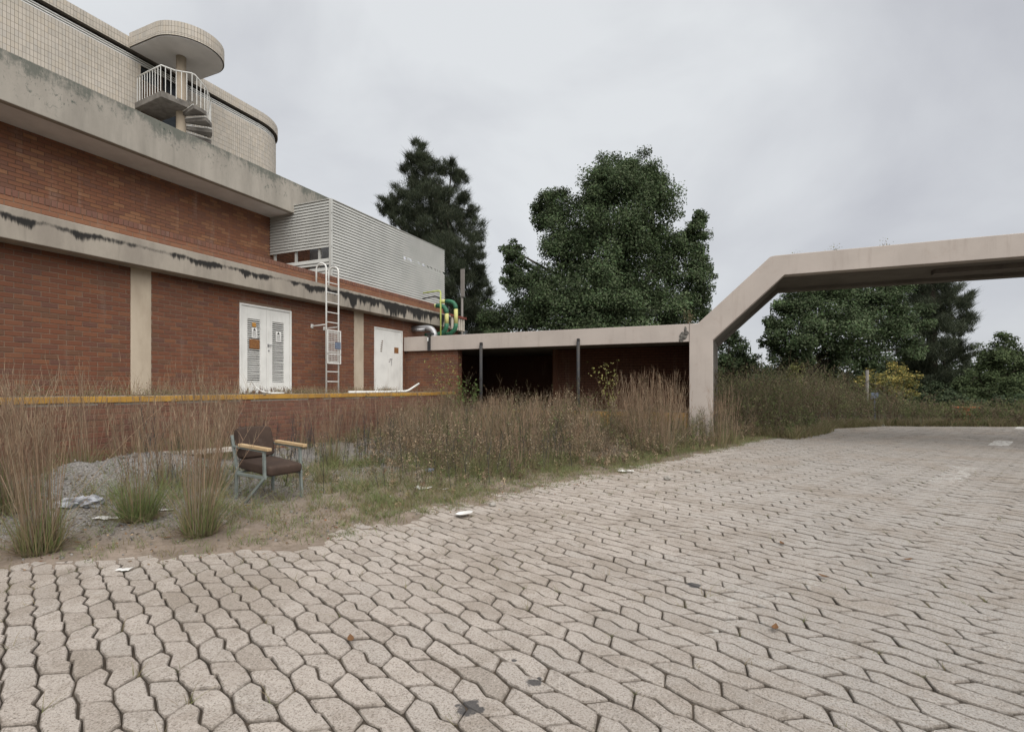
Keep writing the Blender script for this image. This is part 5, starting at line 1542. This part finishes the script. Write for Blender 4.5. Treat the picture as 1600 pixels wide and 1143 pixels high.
# ================================================================== litter
p = on_ground(128, 790)
bg = MB()
for q in range(4):
    bg.add(*lump((p.x + random.uniform(-.08, .08), p.y + random.uniform(-.06, .06), p.z + .035), random.uniform(.06, .09), q * 5.7, (1.1, 1.1, .62), 3, .75))
tag(bg.build('plastic_bag', M['bag']), 'crumpled grey and white plastic bag beside the left tussock', 'bag')
def scrap(px, py, w, l, ang, label, mat=M['paper'], name='paper_scrap', cat='litter', curl=.03, seed=0):
    p = on_ground(px, py); m_ = MB(); nx_, ny_ = 9, 5; vs_ = []
    for s_ in (0, 1):
        for j in range(ny_):
            for i in range(nx_):
                u = (i / (nx_ - 1) - .5) * l; t = (j / (ny_ - 1) - .5) * w * (1 + .25 * math.sin(i * 1.7 + seed))
                zz = .012 + curl * (abs(mnoise.noise(Vector((u * 9 + seed, t * 9, seed)))) + .3 * (2 * u / l) ** 2) - s_ * .003
                vs_.append((p.x + u * math.cos(ang) - t * math.sin(ang), p.y + u * math.sin(ang) + t * math.cos(ang), p.z + zz))
    fs_ = []; o_ = nx_ * ny_
    for j in range(ny_ - 1):
        for i in range(nx_ - 1):
            k = j * nx_ + i
            fs_.append((k, k + 1, k + nx_ + 1, k + nx_)); fs_.append((o_ + k, o_ + k + nx_, o_ + k + nx_ + 1, o_ + k + 1))
    bd = [i for i in range(nx_)] + [j * nx_ + nx_ - 1 for j in range(1, ny_)] + [(ny_ - 1) * nx_ + i for i in range(nx_ - 2, -1, -1)] + [j * nx_ for j in range(ny_ - 2, 0, -1)]
    for a, c in zip(bd, bd[1:] + bd[:1]): fs_.append((a, o_ + a, o_ + c, c))
    m_.add(vs_, fs_)
    return tag(m_.build(name, mat, smooth=True), label, cat)
scrap(170, 811, .09, .24, R(24), 'folded white paper lying left of the bright green tussock', seed=1)
scrap(259, 798, .05, .14, R(35), 'thin white paper strip right of the bright green tussock', seed=2, curl=.01)
scrap(662, 764, .11, .20, R(10), 'crumpled white rag on the grass behind the white plate', seed=3, curl=.05)
scrap(692, 765, .05, .14, R(28), 'narrow grey paper strip beside the white rag', seed=4, curl=.012)
scrap(978, 737, .10, .24, R(20), 'flattened white packet at the foot of the weeds', seed=5, curl=.03)
scrap(1378, 664, .35, 1.0, R(60), 'pale litter at the far end of the paving', seed=6, curl=.01)
scrap(194, 892, .05, .09, R(30), 'pale blue grey paper flake on the sandy paving edge', seed=7, curl=.01)
p = on_ground(725, 806)
m_ = MB(); ring_ = []
prof = [(0, .012), (.07, .012), (.095, .024), (.11, .026), (.11, .020), (.09, .012), (.07, .002), (0, .002)]
vs_ = []; fs_ = []; n = 24
for j in range(n):
    t = 2 * math.pi * j / n
    for r_, z_ in prof: vs_.append((p.x + r_ * .8 * math.cos(t), p.y + r_ * .8 * math.sin(t), p.z + .012 + z_ + .012 * math.cos(t)))
for j in range(n):
    for i in range(len(prof) - 1):
        a = j * len(prof) + i; c = ((j + 1) % n) * len(prof) + i
        fs_.append((a, c, c + 1, a + 1))
m_.add(vs_, fs_)
tag(m_.build('foam_plate', M['paper'], smooth=True), 'white foam plate lying at the edge of the paving', 'plate')
p = on_ground(671, 739)
cnb = MB().tube([(p.x - .05, p.y, p.z + .035), (p.x - .042, p.y, p.z + .037), (p.x + .05, p.y + .02, p.z + .04), (p.x + .058, p.y + .022, p.z + .04)], [.026, .033, .033, .027], 12)
tag(cnb.build('drink_can', M['blue_can'], smooth=True), 'faded blue can lying in the green weeds', 'can')
for px, py, r_, lab in ((1043, 749, .045, 'squarish pale stone on the paving edge by the weeds'), (770, 790, .035, 'small white stone right of the foam plate'), (1090, 738, .04, 'flat pale stone on the paving edge near the pillar weeds'), (350, 818, .03, 'grey stone on the gravel near the straw tussock')):
    p = on_ground(px, py); m_ = MB().add(*lump((p.x, p.y, p.z + r_ * .5), r_, px * .1, (1.2, 1, .7), 2, .4))
    tag(m_.build('stone', M['stone']), lab, 'stone')
# dead leaves
for px, py, lab in ((1222, 851, 'orange dead leaf on the paving nearest the middle of the road'), (1418, 877, 'largest brown dead leaf on the right hand paving'), (1287, 903, 'pale orange dead leaf between the two brown ones'), (1211, 984, 'dead leaf standing in a joint in the right foreground'), (548, 1003, 'small dead leaf on the left foreground pavers'), (122, 850, 'curled tan leaf on the gravel beside the large left tussock'), (262, 842, 'red brown leaf on the gravel below the bright green tussock')):
    p = on_ground(px, py); a = random.uniform(0, 6.28); l = .042
    m_ = MB(); pts_ = []
    for u, w in ((-1, 0), (-.5, .32), (0, .42), (.5, .28), (1, 0)):
        for s_ in (-1, 0, 1):
            x_ = u * l; y_ = s_ * w * l; z_ = p.z + .012 + .012 * abs(s_) * w + .012 * u * u
            pts_.append((p.x + x_ * math.cos(a) - y_ * math.sin(a), p.y + x_ * math.sin(a) + y_ * math.cos(a), z_))
    fs_ = []
    for i in range(4):
        for j in range(2): k = i * 3 + j; fs_.append((k, k + 1, k + 4, k + 3))
    m_.add(pts_, fs_); tag(m_.build('dead_leaf', M['dead_leaf'], fix=False), lab, 'leaf', 'dead leaves on the ground')
# plank in front of the gravel heap
p = on_ground(318, 716)
tag(MB().bar((p.x - .28, p.y - .62, p.z + .10), (p.x + .12, p.y + .62, p.z + .09), .22, .05).build('plank', M['plank'], bevel=.004), 'pale board lying level behind the broken chair', 'plank')
# broken white gutter pieces on the dock
gp_ = thing('broken_gutter', 'bent white pipe lying on the dock by the plain white door', 'pipe', (-8.75, 11.5, 1.17))
MB().tube([(-8.8, 10.06, 1.20), (-8.75, 11.4, 1.20), (-8.72, 12.25, 1.21), (-8.70, 12.4, 1.24), (-8.66, 12.85, 1.43)], .028, 8).build('pipe', M['white_paint'], gp_, smooth=True)
gp_ = thing('curved_hose', 'white curved conduit lying on the dock below the double door', 'pipe', (-9.0, 7.8, 1.17))
MB().tube([(-9.6, 8.0, 1.42), (-9.3, 7.85, 1.30), (-9.0, 7.75, 1.22), (-8.75, 7.75, 1.20), (-8.63, 7.95, 1.20)], .016, 8).build('conduit', M['white_paint'], gp_, smooth=True)
# road sign post beyond the gateway, orange brickwork at the road end
p = at_depth(1355, 640, 22)
sp = thing('sign_post', 'grey post with small plate standing in the verge before the yellow bush', 'post', (p.x, p.y, 0))
MB().tube([(p.x, p.y, 0), (p.x, p.y, 2.05)], .06, 8).build('post', M['pole'], sp, smooth=True)
p = at_depth(1367, 618, 21)
MB_ = MB().box(p.x - .14, p.x + .14, p.y - .02, p.y + .02, p.z - .12, p.z + .12).box(p.x - .025, p.x + .025, p.y + .022, p.y + .06, 0, p.z + .1)
tag(MB_.build('blue_board', M['sign_blue'], bevel=.01), 'small blue board half hidden in the weeds below the yellow bush', 'sign')
p = at_depth(1509, 652, 20.8)
ob = thing('brick_gatepost', 'low orange brick pier at the far end of the paved road', 'pier', (p.x, p.y, 0))
MB().box(p.x - .32, p.x + .32, p.y - .25, p.y + .25, -.1, .50).build('pier', M['orange_thing'], ob, bevel=.01)
MB().box(p.x - .36, p.x + .36, p.y - .29, p.y + .29, .502, .56).build('cap', M['orange_thing'], ob, bevel=.01)
